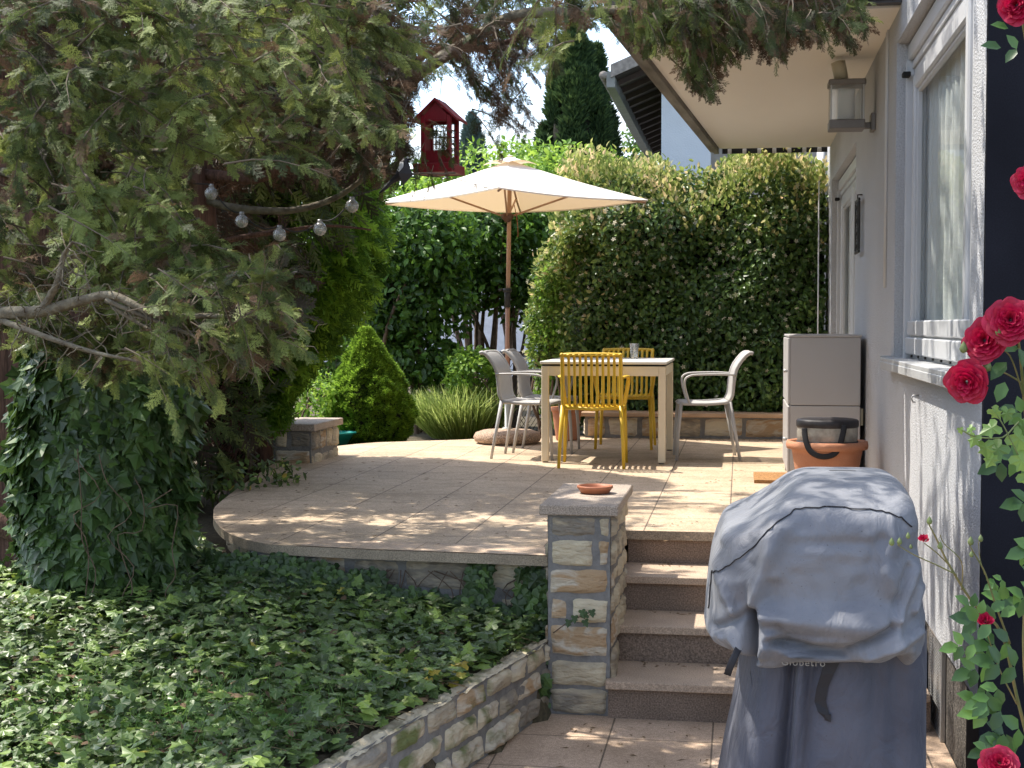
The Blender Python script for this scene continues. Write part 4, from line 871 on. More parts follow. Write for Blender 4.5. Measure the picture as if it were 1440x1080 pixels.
# ---------------------------------------------------------------- string light
t = thing('string_light', P(390, 300, 6.4), 'string of five clear glass globe bulbs hanging in the conifer', 'string light')
bl = [(297, 272), (340, 311), (393, 330), (450, 322), (495, 290)]
mb = MB(); cp = [P(265, 258, 6.3)]+[P(a, b-13, 6.4) for a, b in bl]+[P(540, 262, 6.5)]; cc = []
for i in range(len(cp)-1):
    for k in range(8): u_ = k/8; cc.append(cp[i].lerp(cp[i+1], u_)+Vector((0, 0, .04*(1-4*(u_-.5)**2)*(-1 if 0 < i < 5 else 0)+.0)))
mb.tube(cc, .0035, 5); mb.build('cable', M['rubber'], t)
m_, tt_, b_ = mk('bulb_glass'); b_.inputs['Base Color'].default_value = (.85, .83, .80, 1); b_.inputs['Roughness'].default_value = .12; b_.inputs['Transmission Weight'].default_value = .75; b_.inputs['IOR'].default_value = 1.2; b_.inputs['Alpha'].default_value = .8
for a, b in bl:
    c_ = P(a, b, 6.4); s = MB(); s.lathe([(.001, -.030)]+[(.030*math.sin(q_), -.030*math.cos(q_)) for q_ in [i*math.pi/12 for i in range(1, 11)]]+[(.012, .030)], c_, 20); s.lathe([(.0285*math.sin(q_), -.0285*math.cos(q_)) for q_ in [i*math.pi/12 for i in range(1, 11)]], c_, 20)
    bo = s.build('bulb', M['bulb'], t); s = MB(); s.tube([c_+Vector((0, 0, .026)), c_+Vector((0, 0, .042))], .011, 10); s.build('socket', M['steel'], bo)
    s = MB(); s.tube([c_+Vector((-.008, 0, .02)), c_+Vector((-.01, 0, -.005)), c_+Vector((.006, .006, -.01)), c_+Vector((.009, 0, .02))], .0012, 4); s.build('filament', M['steel'], bo)
# ---------------------------------------------------------------- wire fence
t = thing('wire_fence', G(689, 590, .55), 'black wire mesh fence with thin post behind the terrace', 'fence')
a = P(560, 560, 15.2); b = P(760, 560, 15.2); mb = MB(); p_ = P(689, 540, 15.2)
mb.tube([(p_.x, p_.y, .4), (p_.x, p_.y, P(689, 505, 15.2).z)], .02, 8); mb.build('post', M['iron'], t)
mb = MB(); d_ = b-a; n_ = 34; zt_ = P(640, 505, 15.2).z
for i in range(n_):
    for s_ in (-1, 1):
        p0 = a+d_*(i/n_); p1_ = a+d_*(min(1, max(0, (i+s_*12)/n_))); mb.tube([(p0.x, p0.y, .5), (p1_.x, p1_.y, .5+(zt_-.5)*abs((p1_-p0).length)/(d_.length*12/n_+1e-6))], .0035, 4, cap=False)
mb.tube([(a.x, a.y, zt_), (b.x, b.y, zt_)], .006, 5); mb.build('wire_mesh', M['iron'], t)

# fallen needles and leaf bits on the terrace and patio
mb = MB(); r5 = random.Random(55)
for i in range(620):
    if i < 330: x, y, z = r5.uniform(-2.9, .7), r5.uniform(6.5, 10.5)**1.0, TZ+.005
    elif i < 470: x, y, z = r5.uniform(-.8, .7), r5.uniform(5.0, 6.05), .003
    elif i < 540: k = r5.randrange(3); x, y, z = r5.uniform(-.5, .1), Y[k+1]-r5.uniform(.02, .12), Z[k+1]+.003
    else: x, y, z = r5.uniform(-1.3, .3), 12.96-abs(r5.gauss(0, .12)), TZ+.005
    if i < 330 and -.84 < x < -.5 and y < 7.2: continue
    a = r5.random()*6.28; l = r5.uniform(.006, .022); w_ = r5.uniform(.0015, .004); c_, s_ = math.cos(a)*l, math.sin(a)*l; u_, v_ = -math.sin(a)*w_, math.cos(a)*w_
    mb.add([(x-c_, y-s_, z), (x+u_, y+v_, z+.003), (x+c_, y+s_, z+.001), (x-u_, y-v_, z)], [(0, 3, 2, 1)], 0, r5.random())
tag(mb.build('fallen_needles', mat('dry_needles', (.10, .065, .035), .95, .3, 20, col2=(.22, .15, .08)), None, (-1, 8, TZ)), 'brown needles and leaf crumbs scattered on the paving and steps', 'leaf litter', kind='stuff')
# ================================================================ vegetation
TS = T_spray(2, 8); TS1 = T_spray(1, 7, .05); TI = T_ivy(); TO = T_oval(); TD = T_diamond(); TU = T_tuft(); TB = T_blade(); TF = T_flower()
L1 = {}
L1['cyp'] = leafmat('cypress_foliage', [(0, (.062, .042, .028)), (.16, (.040, .038, .018)), (.32, (.038, .056, .020)), (.58, (.098, .135, .040)), (1, (.30, .36, .105))], .6, .3, 1.3, .25)
L1['cypdead'] = leafmat('dry_foliage', [(0, (.09, .055, .035)), (1, (.20, .14, .09))], .9, .15, 2, .1)
L1['ivy'] = leafmat('ivy_leaves', [(0, (.028, .052, .018)), (.5, (.046, .088, .025)), (.85, (.082, .15, .034)), (.985, (.07, .13, .03)), (1, (.30, .28, .03))], .42, .2, 1.5, .42, nmix=.15)
L1['ivyg'] = leafmat('ground_ivy_leaves', [(0, (.045, .07, .022)), (.5, (.078, .132, .036)), (.85, (.14, .22, .05)), (.98, (.22, .31, .055)), (1, (.35, .28, .04))], .42, .2, 1.5, .42, nmix=.2)
L1['thuja'] = leafmat('thuja_foliage', [(0, (.036, .09, .012)), (.5, (.10, .21, .024)), (1, (.22, .40, .045))], .6, .45, 2, .2)
L1['dwarf'] = leafmat('dwarf_spruce_foliage', [(0, (.05, .11, .015)), (.5, (.15, .28, .03)), (1, (.26, .44, .05))], .6, .45, 5, .2, nmix=.35)
L1['shrub'] = leafmat('shrub_leaves', [(0, (.026, .065, .012)), (.5, (.06, .14, .022)), (1, (.14, .29, .035))], .45, .35, .9, .4)
L1['lime'] = leafmat('lime_leaves', [(0, (.08, .17, .025)), (.5, (.17, .32, .04)), (1, (.32, .48, .08))], .5, .4, 1, .3)
L1['hedge'] = leafmat('hedge_leaves', [(0, (.032, .07, .016)), (.5, (.07, .14, .03)), (.8, (.15, .25, .05)), (1, (.28, .38, .09))], .4, .22, 1.6, .5)
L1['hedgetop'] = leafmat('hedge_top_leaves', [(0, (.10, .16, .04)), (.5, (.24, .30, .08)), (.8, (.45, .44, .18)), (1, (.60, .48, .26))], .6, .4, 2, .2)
L1['blos'] = leafmat('blossom', [(0, (.40, .38, .25)), (1, (.62, .60, .48))], .8, .3, 2, .1)
L1['column'] = leafmat('dark_conifer_foliage', [(0, (.016, .036, .016)), (.5, (.036, .072, .028)), (1, (.10, .165, .05))], .7, .15, .9, .15)
L1['blue'] = leafmat('blue_spruce_foliage', [(0, (.06, .09, .08)), (1, (.13, .19, .17))], .7, .1, 1, .1)
L1['grass'] = leafmat('grass_blades', [(0, (.18, .27, .06)), (1, (.40, .48, .16))], .5, .4, 2, .3)
L1['rose'] = leafmat('rose_leaves', [(0, (.035, .085, .028)), (.6, (.06, .14, .035)), (1, (.12, .24, .05))], .4, .25, 5, .5, nmix=.2)
L1['young'] = leafmat('young_ivy_leaves', [(0, (.08, .17, .04)), (1, (.20, .33, .08))], .4, .35, 5, .5)
M['bark'] = mat('red_bark', (.055, .028, .020), .95, .3, 6, 1, 12, stretch=(5, 5, .5), col2=(.16, .085, .06), fine=.3, fscale=30)
M['branch'] = mat('lichen_branch', (.075, .060, .042), .95, .3, 25, 1, 60, col2=(.19, .17, .12))
M['twig'] = mat('brown_twigs', (.07, .045, .030), .95, .3, 20, col2=(.16, .11, .08))
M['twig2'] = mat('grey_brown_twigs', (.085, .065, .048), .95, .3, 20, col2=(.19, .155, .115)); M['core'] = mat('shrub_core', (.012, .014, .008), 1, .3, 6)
# ---- boughs
class Fol:
    def __init__(s): s.p = []; s.d = []; s.n = []; s.s = []; s.r = []
    def add(s, p, d, n, sz, r): s.p.append(p); s.d.append(d); s.n.append(n); s.s.append(sz); s.r.append(r)
    def out(s, name, T, m, parent, **k): return scatter(name, T, np.array(s.p), np.array(s.d), np.array(s.n), np.array(s.s), np.array(s.r), m, parent, **k) if s.p else None
def bough(fol, dead, mb, p, d, Ln, ns_, sz, droop, rr, rb, deadp=.12, thick=.0042):
    d = Vector(d).normalized(); side = d.cross(Vector((0, 0, 1)))
    side = side.normalized() if side.length > .05 else Vector((1, 0, 0)); tw = rr.uniform(-.7, .7); side = (side*math.cos(tw)+d.cross(side)*math.sin(tw)).normalized()
    cur = [p+d*(Ln*t)+Vector((0, 0, -droop*t*t*Ln))+side*(.05*Ln*math.sin(4*t+rb*9)) for t in (0, .25, .5, .75, 1)]
    mb.tube(cur, [thick, thick*.8, thick*.6, thick*.45, thick*.2], 4, cap=False)
    up = side.cross(d)
    for i in range(ns_):
        t = .12+.88*(i+rr.random()*.5)/ns_; k = min(3, int(t*4)); q = cur[k].lerp(cur[k+1], min(1, t*4-k)); ax = (cur[k+1]-cur[k]).normalized()
        sd = 1 if i % 2 else -1; v = ax*rr.uniform(.5, 1)+side*sd*rr.uniform(.35, .95)*(1-t*.6)+Vector((rr.gauss(0, .25), rr.gauss(0, .25), rr.gauss(-.12, .28)))
        nn = up+Vector((rr.gauss(0, .55), rr.gauss(0, .55), rr.gauss(0, .4))); s_ = sz*rr.uniform(.6, 1.25)*(1.1-.45*t)
        f = dead if rr.random() < deadp else fol
        f.add(q, v, nn, s_, min(1, max(0, rb+rr.gauss(0, .16))))
# ================================================================ foreground conifer
rr = random.Random(21)
tb = G(60, 860, .36); T0 = Vector((-3.35, 6.9, .3))
t = thing('cypress_tree', T0, 'large old conifer with red brown bark arching over the garden from the left', 'tree')
FA, FD, mbt = Fol(), Fol(), MB()
trunkm = MB()
def limb(pts, r0, r1, n=10, mi=0):
    c = cat([Vector(p) for p in pts], 6); k = len(c)
    c = [v+Vector((noise_at(v, 3, 1), noise_at(v, 3, 9), noise_at(v, 3, 17)))*.03 for v in c]
    trunkm.tube(c, [r0+(r1-r0)*i/(k-1) for i in range(k)], n, mi); return c
# trunks: left red trunk, ivied trunk, slender stem
tk = MB()
def trunk(px, Zd, pts, rad, ridges=9):
    c = cat([P(a, b, Zd) for a, b in pts], 8); k = len(c); n = 40; vs = []
    for i, p in enumerate(c):
        f_ = i/(k-1); r_ = rad[0]+(rad[1]-rad[0])*f_**(.55 if px == 2 else 1)
        for j in range(n):
            a = 2*math.pi*j/n; q = r_*(1+.10*math.sin(ridges*a+2*noise_at((p.z, 1, px), 1.5))+.12*noise_at((math.cos(a)*3, math.sin(a)*3, p.z*1.3)))
            vs.append(p+Vector((math.cos(a)*q, math.sin(a)*q, 0)))
    tk.add(vs, [(i*n+j, i*n+(j+1) % n, (i+1)*n+(j+1) % n, (i+1)*n+j) for i in range(k-1) for j in range(n)], 0, .5, True)
trunk(1, 7.0, [(35, 900), (40, 600), (38, 400), (25, 250), (40, 60), (20, -300), (0, -900)], (.26, .16))
trunk(2, 6.6, [(165, 900), (175, 650), (200, 500), (255, 380), (268, 280), (262, 150), (240, -100), (250, -400)], (.30, .03), 5)
trunk(3, 6.8, [(110, 900), (120, 620), (90, 400), (75, 250), (120, 100), (160, -100), (180, -500)], (.22, .08), 6)
tk.build('trunk', M['bark'], t)
B = []
B.append(limb([P(-60, 452, 4.3), P(0, 440, 4.2), P(60, 438, 4.15), P(110, 422, 4.1), P(160, 415, 4.05), P(230, 446, 4.0), P(330, 452, 4.0), P(420, 462, 4.0)], .024, .004, 8, 1))
B.append(limb([P(60, 438, 4.15), P(80, 400, 4.1), P(88, 360, 4.1), P(100, 340, 4.05)], .014, .004, 6, 1))
B.append(limb([P(0, 445, 4.2), P(60, 468, 4.1), P(120, 486, 4.05), P(170, 500, 4.0), P(220, 515, 4.0)], .011, .003, 6, 1))
B.append(limb([P(160, 430, 4.05), P(200, 455, 4.05), P(250, 490, 4.0), P(290, 520, 4.0)], .008, .002, 6, 1))
B.append(limb([P(150, 420, 4.05), P(260, 470, 4.0), P(330, 500, 4.0), P(350, 505, 4.0)], .008, .002, 6, 1))
B.append(limb([P(270, 268, 6.6), P(330, 290, 6.5), P(400, 300, 6.5), P(450, 290, 6.5), P(500, 262, 6.4), P(545, 215, 6.3), P(580, 150, 6.3)], .020, .008, 8, 1))
B.append(limb([P(270, 240, 6.6), P(360, 250, 6.5), P(430, 220, 6.4), P(500, 180, 6.2), P(560, 130, 6.1), P(600, 70, 6.1), P(700, 60, 6.0), P(800, 20, 6.0)], .028, .010, 8))
B.append(limb([P(200, 40, 6.4), P(400, 60, 6.2), P(540, 130, 6.0), P(600, 100, 5.9), P(700, 30, 5.8), P(850, 15, 5.6), P(960, 5, 5.3), P(1100, -10, 5.1), P(1240, -15, 4.9)], .038, .010, 8, 1))
B.append(limb([P(0, 248, 6.8), P(40, 245, 6.4), P(75, 262, 5.8), P(130, 280, 5.2)], .022, .008, 8, 1))
B.append(limb([P(150, 215, 5.6), P(220, 214, 5.3), P(270, 202, 5.1), P(310, 196, 5.0)], .010, .004, 6, 1))
B.append(limb([P(145, 210, 5.6), P(175, 180, 5.4), P(205, 140, 5.3), P(230, 100, 5.2)], .012, .004, 6, 1))
B.append(limb([P(300, 340, 6.6), P(380, 330, 6.6), P(450, 322, 6.7), P(520, 325, 6.8)], .015, .004, 6))
B.append(limb([P(860, 20, 5.6), P(900, 36, 5.5), P(1000, 20, 5.3)], .012, .004, 6))
trunkm.build('limb', [M['bark'], M['branch']], t)
CF = Vector((-math.sin(TH)*math.cos(PT), math.cos(TH)*math.cos(PT), -math.sin(PT))); CU = _r.cross(CF)
def proj(p): v = p-O0; k = v.dot(CF); return 720+F*v.dot(_r)/k, 540-F*v.dot(CU)/k
MX = [0, 60, 150, 300, 400, 432, 445, 480, 540, 572, 590, 655, 680, 700, 735, 765, 800, 860, 900, 950, 975, 1000, 1015, 1045, 1090, 1140, 1180, 1225, 1240, 1243]
MY = [500, 530, 560, 560, 515, 480, 350, 330, 290, 245, 135, 135, 215, 240, 225, 160, 70, 60, 95, 100, 150, 165, 120, 85, 110, 75, 95, 80, 60, -60]
FA1 = Fol()
def fill(region, n, Zr, Lr, sz, nspr, dirx, droop, base=.45, deadp=.12, spread=.6, lod=0):
    """boughs whose roots are spread through a volume"""
    (x0, x1), (y0, y1) = region[0], region[1]; test = region[2] if len(region) > 2 else None; c = 0; tries = 0
    while c < n:
        px, py, Z_ = rr.uniform(x0, x1), rr.uniform(y0, y1), rr.uniform(*Zr)
        if test and not test(px, py): continue
        if 275 < px < 530 and 240 < py < 352 and Z_ < 6.9 and rr.random() < .93: tries += 1; continue
        if px < 340 and 395 < py < 490 and Z_ < 4.7: tries += 1; continue
        if px < 70 and 185 < py < 420 and rr.random() < .6: tries += 1; continue
        p = P(px, py, Z_); cl = noise_at(p, .9, 3)
        d = (Vector(dirx)+Vector((rr.gauss(0, spread), rr.gauss(0, spread), rr.gauss(0, spread*.6)))).normalized(); Ln = rr.uniform(*Lr); bad = False; tries += 1
        for t_ in (.3, .65, 1.0):
            q = p+d*(Ln*t_)+Vector((0, 0, -droop*t_*t_*Ln)); a, b = proj(q); mg = sz*.55*F/Z_
            if b > np.interp(a, MX, MY)-mg or (270 < a < 530 and 250 < b < 345 and Z_ < 6.7): bad = True; break
        if bad and tries < n*60: continue
        if bad: break
        c += 1
        bough(FA if lod == 0 else FA1, FD, mbt, p, d, Ln, nspr, sz, droop, rr, base+cl*.8, deadp if cl > -.15 else deadp*2.5)
gap1 = lambda px, py: not (130 < px < 200 and 15 < py < 110 and rr.random() < .85)
fill(((-40, 520), (-40, 520), gap1), 370, (4.4, 6.2), (.22, .45), .092, 25, (.5, -.5, -.05), .35, .62, .10)
fill(((-60, 560), (-60, 330), gap1), 150, (6.6, 8.2), (.5, .9), .20, 15, (.5, -.2, -.1), .4, .20, .28, lod=1)  # inner layer: browner, and darkened in colour to act as shade
fill(((-60, 420), (230, 540)), 110, (4.3, 5.4), (.2, .40), .085, 22, (.5, -.4, -.2), .3, .68, .07)
fill(((180, 430), (380, 520)), 60, (4.1, 4.8), (.18, .34), .095, 17, (.5, -.2, -.2), .3, .62, .1, .4)
for i in range(34):
    a, b = rr.uniform(170, 400), rr.uniform(370, 500)
    bough(FA, FD, mbt, P(a, b, rr.uniform(3.8, 4.05)), Vector((rr.uniform(.2, .9), -.1, rr.gauss(-.1, .4))), rr.uniform(.10, .2), 12, .075, .2, rr, rr.uniform(.5, .85), .1, .0025)
fill(((470, 585), (40, 240)), 60, (5.6, 6.8), (.2, .4), .11, 17, (.2, -.3, -.5), .35, .50, .2)
fill(((575, 790), (-40, 180)), 60, (6.0, 7.2), (.2, .42), .080, 11, (.4, .1, -.45), .3, .34, .12, .5)
fill(((590, 790), (-40, 60)), 48, (5.6, 7.0), (.25, .5), .105, 15, (.5, -.1, -.3), .35, .33, .14)
fill(((780, 1230), (-50, 60)), 130, (4.8, 6.2), (.15, .34), .095, 15, (.3, -.2, -.4), .4, .36, .16, .5)
fill(((870, 1240), (-20, 130)), 90, (4.8, 5.5), (.10, .24), .075, 12, (.2, 0, -.9), .1, .36, .25, .35)
FD1 = Fol()
# high canopy above the frame that shades the garden
RH = random.Random(5)
for i in range(560):
    x = RH.uniform(-5.6, .1); y = RH.uniform(2.6, 10.0); z = RH.uniform(4.6, 7.4)
    q = .6*noise_at((x, y, z), .6, 30)+noise_at((x, y, z), 1.9, 12)
    if q < .09: continue
    if x+ (y-4)*.15 > -.2 and z < 5.2: continue
    d = Vector((RH.gauss(.5, .6), RH.gauss(-.2, .6), RH.gauss(-.2, .3)))
    bough(FA1, FD1, mbt, Vector((x, y, z)), d, RH.uniform(.6, 1.1), 11, .26, .4, RH, .4, .1, .012)
for i in range(13):
    bough(FA, FD, mbt, P(rr.uniform(575, 645), rr.uniform(165, 235), 5.55), Vector((rr.uniform(-.3, .6), 0, rr.uniform(-1, .1))), rr.uniform(.06, .12), 8, .055, .2, rr, .3, .35, .002)
bough(FA, FD, mbt, P(590, 244, 5.6), Vector((1, 0, -.15)), .28, 7, .05, .1, rr, .2, .5, .003)
FA.out('crown', TS, L1['cyp'], t); FA1.out('inner_crown', TS1, L1['cyp'], t); FD1.out('dry_crown', TS1, L1['cypdead'], t); FD.out('dry_sprays', TS, L1['cypdead'], t); mbt.build('twigs', M['twig2'], t)
# bare lichen twigs in the near branch
tw = MB(); r2 = random.Random(9)
for i in range(230):
    b_ = B[r2.choice([0, 0, 0, 1, 2, 3, 4, 4, 9, 10])]; p = b_[r2.randrange(3, len(b_))]; pp = p.copy(); L_ = [p.copy()]; d = Vector((r2.gauss(.5, .5), r2.gauss(0, .3), r2.gauss(-.3, .6))).normalized()
    for k in range(5): d = (d+Vector((r2.gauss(0, .5), r2.gauss(0, .5), r2.gauss(0, .5)))).normalized(); pp = pp+d*r2.uniform(.012, .035); L_.append(pp.copy())
    tw.tube(L_, [.0026, .0022, .0018, .0015, .0012, .0008], 4, cap=False)
tw.build('bare_twigs', M['branch'], t)
# fallen limb bottom left
mb = MB(); mb.tube(cat([P(-120, 690, 6.9), P(-30, 720, 6.8), P(20, 740, 6.75), P(90, 775, 6.7)], 6), [.075]*19, 14)
tag(mb.build('fallen_log', M['bark'], None, P(0, 735, 6.8)), 'thick red brown log leaning against the ivied trunk at the left edge', 'log')
# ================================================================ ivy on the trunk
iv = thing('climbing_ivy', P(160, 880, 6.3), 'dense dark ivy wrapping the conifer trunk at the left', 'ivy')
n = 4300; V = rng.random(n); A_ = math.pi-.35+rng.random(n)*(math.pi+.7)
prof_l = np.interp(V, [0, .1, .3, .55, .8, 1], [5, 26, 22, 16, 24, 40]); prof_r = np.interp(V, [0, .1, .3, .55, .8, .93, 1], [290, 252, 258, 270, 285, 240, 150])
pyv = 885-V*420; ps = []; ds = []; ns_ = []
for i in range(n):
    cx_ = (prof_l[i]+prof_r[i])/2; hw_ = (prof_r[i]-prof_l[i])/2*6.3/F; c = P(cx_, pyv[i], 6.55)
    bump_ = 1+.16*noise_at((A_[i]*1.5, V[i]*6, 2))-.12*rng.random(); rad = hw_*bump_
    o = _r*math.cos(A_[i])*rad+_f*math.sin(A_[i])*rad*.8; ps.append(c+o); nn = o.normalized(); ns_.append(nn+Vector(rng.normal(size=3))*.38+Vector((0, 0, .25))); ds.append(Vector((0, 0, -1))+nn*.12+Vector(rng.normal(size=3))*.5)
scatter('ivy_leaves', TI, ps, ds, ns_, .06+.065*rng.random(n), rng.random(n)**.8*.97, L1['ivy'], iv)
core = MB(); core.grid(lambda u, v: P((np.interp(v, [0, .1, .3, .55, .8, 1], [15, 25, 8, 20, 30, 40])+np.interp(v, [0, .1, .3, .55, .8, .93, 1], [285, 272, 275, 285, 300, 240, 150]))/2, 865-v*380, 6.55)+(_r*math.cos(u*2*math.pi)+_f*.8*math.sin(u*2*math.pi))*(.78*(np.interp(v, [0, .3, .8, 1], [270, 265, 265, 120]))/2*6.3/F), 30, 14, 0, closed=True); core.build('ivy_core', M['core'], iv)  # near-black core added behind the leaves so gaps between them look dark
m2 = MB(); r2 = random.Random(3)
for i in range(5):
    px = r2.uniform(90, 240); L_ = [P(px+r2.gauss(0, 8)+k*r2.uniform(-4, 4), 870-k*r2.uniform(30, 40), 6.12) for k in range(7)]; m2.tube(cat(L_, 3), .0025, 4, cap=False)
m2.build('vines', M['twig'], iv)
# ================================================================ ground ivy bed
def groundz(x, y): return gh(x, y)
def inpoly(x, y, m=0):
    c = False; k = len(outline)
    for i in range(k):
        (x1_, y1_), (x2_, y2_) = outline[i], outline[i-1]
        if (y1_ > y) != (y2_ > y) and x < (x2_-x1_)*(y-y1_)/(y2_-y1_)+x1_: c = not c
    return c or (m > 0 and (inpoly(x+m, y+m) or inpoly(x+2*m, y)))
n = 21000; X_ = rng.uniform(-4.4, -.75, n*2); Y_ = rng.uniform(3.6, 7.6, n*2); ps = []; k = 0
thin = lambda x, y: noise_at((x, y, 0), 1.1, 40)
for x, y in zip(X_, Y_):
    p = Vector((x, y, 0)); s = (p-RW0).dot(RWN)
    if s > -.05 and y < 6.15: continue
    if y > 6.15 and inpoly(x, y, .04): continue
    d_, z_, px_ = None, None, None
    dc = math.hypot((x+1.9)*.9, (y-4.62)*1.5)      # thinner mossy patch near the photo's lower centre-left
    if dc < .75 and rng.random() < .72*(1-dc/.75)+.15: continue
    ps.append((x, y, groundz(x, y)+.02+.10*rng.random()**1.5+.05*max(0, noise_at((x, y, 0), 2.2, 7)))); k += 1
    if k >= n: break
ps = np.array(ps); n = len(ps)
d = rv(n); d[:, 2] *= .35; d[:, 1] -= .25; nn = rv(n)*.42+np.array((0, -.15, 1))
gi = scatter('ivy_ground_cover', TI, ps, d, nn, .028+.045*rng.random(n)**1.3, rng.random(n)*.95, L1['ivyg'], None, (-2, 5.5, .35)); tag(gi, 'low ivy carpet covering the raised bed under the conifer', 'ivy', kind='stuff')
# bright small weeds + dry stems
n = 2600; ang = rng.random(n)*6.28; q = np.array([(-1.85+rng.normal()*.5, 4.6+rng.normal()*.28) for _ in range(n)]); q = np.array([a for a in q if (Vector((a[0], a[1], 0))-RW0).dot(RWN) < -.2]); n = len(q)
ps = np.array([(a, b, gh(a, b)+.01+.05*rng.random()) for a, b in q]); nn = rv(n)*.5+np.array((0, 0, 1)); d = rv(n); d[:, 2] = np.abs(d[:, 2])*.3
tag(scatter('weeds', TI, ps, d, nn, .018+.03*rng.random(n), rng.random(n), L1['young'], None, (-1.7, 4.3, .3)), 'small pale weeds and seedlings in the thin patch of the ivy bed', 'weeds', kind='stuff')
mb = MB(); r2 = random.Random(77)
for i in range(620):
    x, y = r2.gauss(-1.9, .5), r2.gauss(4.65, .3)
    if i > 400: u_ = r2.random()*1.9; e_ = RW0+RWD*u_-RWN*r2.uniform(.14, .34); x, y = e_.x, e_.y
    if (Vector((x, y, 0))-RW0).dot(RWN) > -.13: continue
    a = r2.random()*6.28; l = r2.uniform(.06, .2); z = gh(x, y)+.03 if i <= 400 else .325; mb.tube([(x, y, z), (x+l*.5*math.cos(a), y+l*.5*math.sin(a), z+r2.uniform(0, .03)), (x+l*math.cos(a+.3), y+l*math.sin(a+.3), z-.005)], .0018, 3, cap=False)
tag(mb.build('dry_stems', mat('straw', (.16, .11, .06), .9, .3, 30, col2=(.30, .23, .13)), None, (-1.8, 4.4, .3)), 'dry brown stems and needles scattered in the ivy bed and on the low wall', 'dry litter', kind='stuff')
n = 420; q = np.array([(rng.uniform(-3.6, -.9), rng.uniform(4.0, 6.2)) for _ in range(n)]); q = np.array([a for a in q if (Vector((a[0], a[1], 0))-RW0).dot(RWN) < -.06]); n = len(q)
ps = np.array([(a, b, max(gh(a, b)+.05, .0)+.05*rng.random() if (Vector((a, b, 0))-RW0).dot(RWN) < -.16 else .335) for a, b in q]); nn = rv(n)*.6+np.array((0, 0, 1))
tag(scatter('dead_leaves', TO, ps, rv(n)*np.array((1, 1, .3)), nn, .025+.03*rng.random(n), rng.random(n), L1['cypdead'], None, (-2, 5, .3)), 'scattered brown dead leaves lying on the ivy bed', 'dead leaves', kind='stuff')
n = 1500; q = np.array([(-1.75+rng.normal()*.55, 4.75+rng.normal()*.35) for _ in range(n)]); q = np.array([a for a in q if (Vector((a[0], a[1], 0))-RW0).dot(RWN) < -.15]); n = len(q)
ps = np.array([(a, b, gh(a, b)) for a, b in q]); d = rv(n)*.5+np.array((0, 0, 1))
tag(scatter('grass', TB, ps, d, rv(n), .06+.09*rng.random(n), rng.random(n)*.6, L1['young'], None, (-1.7, 4.7, .3)), 'thin grass blades growing through the ivy bed', 'grass', kind='stuff')
# ivy climbing the terrace wall up to the pier
n = 2300; ps = []; ds = []; ns_ = []
for i in range(n*3):
    x = rng.uniform(-2.9, -.72); u_ = rng.random(); lim = .16+.13*abs(noise_at((x*2.2, 0, 0), 1, 3))*2
    if -1.62 < x < -.98: lim = .10+.10*max(0, noise_at((x*6, 1, 0)))
    if x > -.98 or (-1.12 > x > -1.2): lim = .30
    if x < -1.9: lim = .18
    z = gh(x, 6.2)+u_*lim; yy = 6.44+.0*x-.02-.09*rng.random()-(.12*(1-u_))
    if x < -2.3: yy += (-2.3-x)*.5
    if x > -.80 and yy > 6.05: x2 = -.82-.05*rng.random(); yy = rng.uniform(6.02, 6.4); x = x2
    ps.append((x, yy-.03, z)); ds.append((rng.normal()*.5, -.2, -1)); ns_.append((rng.normal()*.4, -1, .3+rng.normal()*.4))
    if len(ps) >= n: break
wi = thing('wall_ivy', (-1.6, 6.4, .4), 'ivy creeping up the stone wall below the terrace edge towards the pier', 'ivy'); n = len(ps)
scatter('ivy_leaves', TI, ps, ds, ns_, .045+.04*rng.random(n), rng.random(n)*.85, L1['ivy'], wi)
mb = MB(); r2 = random.Random(8)
for i in range(40): x = r2.uniform(-2.6, -.85); mb.tube(cat([(x+r2.gauss(0, .04), 6.37, .4), (x+r2.gauss(0, .05), 6.375, .48), (x+r2.gauss(0, .07), 6.38, .56)], 3), .003, 4, cap=False)
mb.build('vines', M['twig'], wi)
ps = [P(a, b, 6.05) for a, b in ((818, 858), (826, 864), (808, 866), (822, 872), (800, 872), (832, 858))]; n = len(ps)
sp_ = thing('ivy_sprig', ps[0], 'small ivy sprig growing from a joint in the pier', 'ivy'); scatter('sprig_leaves', TI, ps, [(rng.normal(), -.3, -.6) for _ in ps], [(0, -1, .4)]*n, .035, rng.random(n)*.7, L1['ivy'], sp_)
mb = MB(); mb.tube([P(778, 890, 6.07), P(800, 874, 6.06), P(832, 860, 6.06)], .003, 4); mb.build('vine', M['twig'], sp_)
# ================================================================ generic leafy things
def leafy(parent, name, ells, n, T, m, size, inner=.5, gap=None, gs=1.5, hang=.3, jit=.7, off=0., kind=None):
    p, q = blob_pts(ells, n, inner, gap, gs, off); k = len(p)
    d = q*.4+rv(k)*.9+np.array((0, 0, -hang)); nn = q+rv(k)*jit+np.array((0, 0, .5))
    return scatter(name, T, p, d, nn, size*(.65+.7*rng.random(k)), rng.random(k), m, parent)
def stems(parent, base, tops, r0, name='trunk', m=None):
    mb = MB(); r3 = random.Random(int(abs(base[0]*100)))
    for tp in tops:
        b_ = Vector(base)+Vector((r3.gauss(0, .12), r3.gauss(0, .12), 0)); tp = Vector(tp); mid = b_.lerp(tp, .5)+Vector((r3.gauss(0, .15), r3.gauss(0, .15), 0)); mb.tube(cat([b_, mid, tp], 6), [r0*(1-.75*i/12) for i in range(13)], 7)
    return mb.build(name, m or M['twig'], parent)
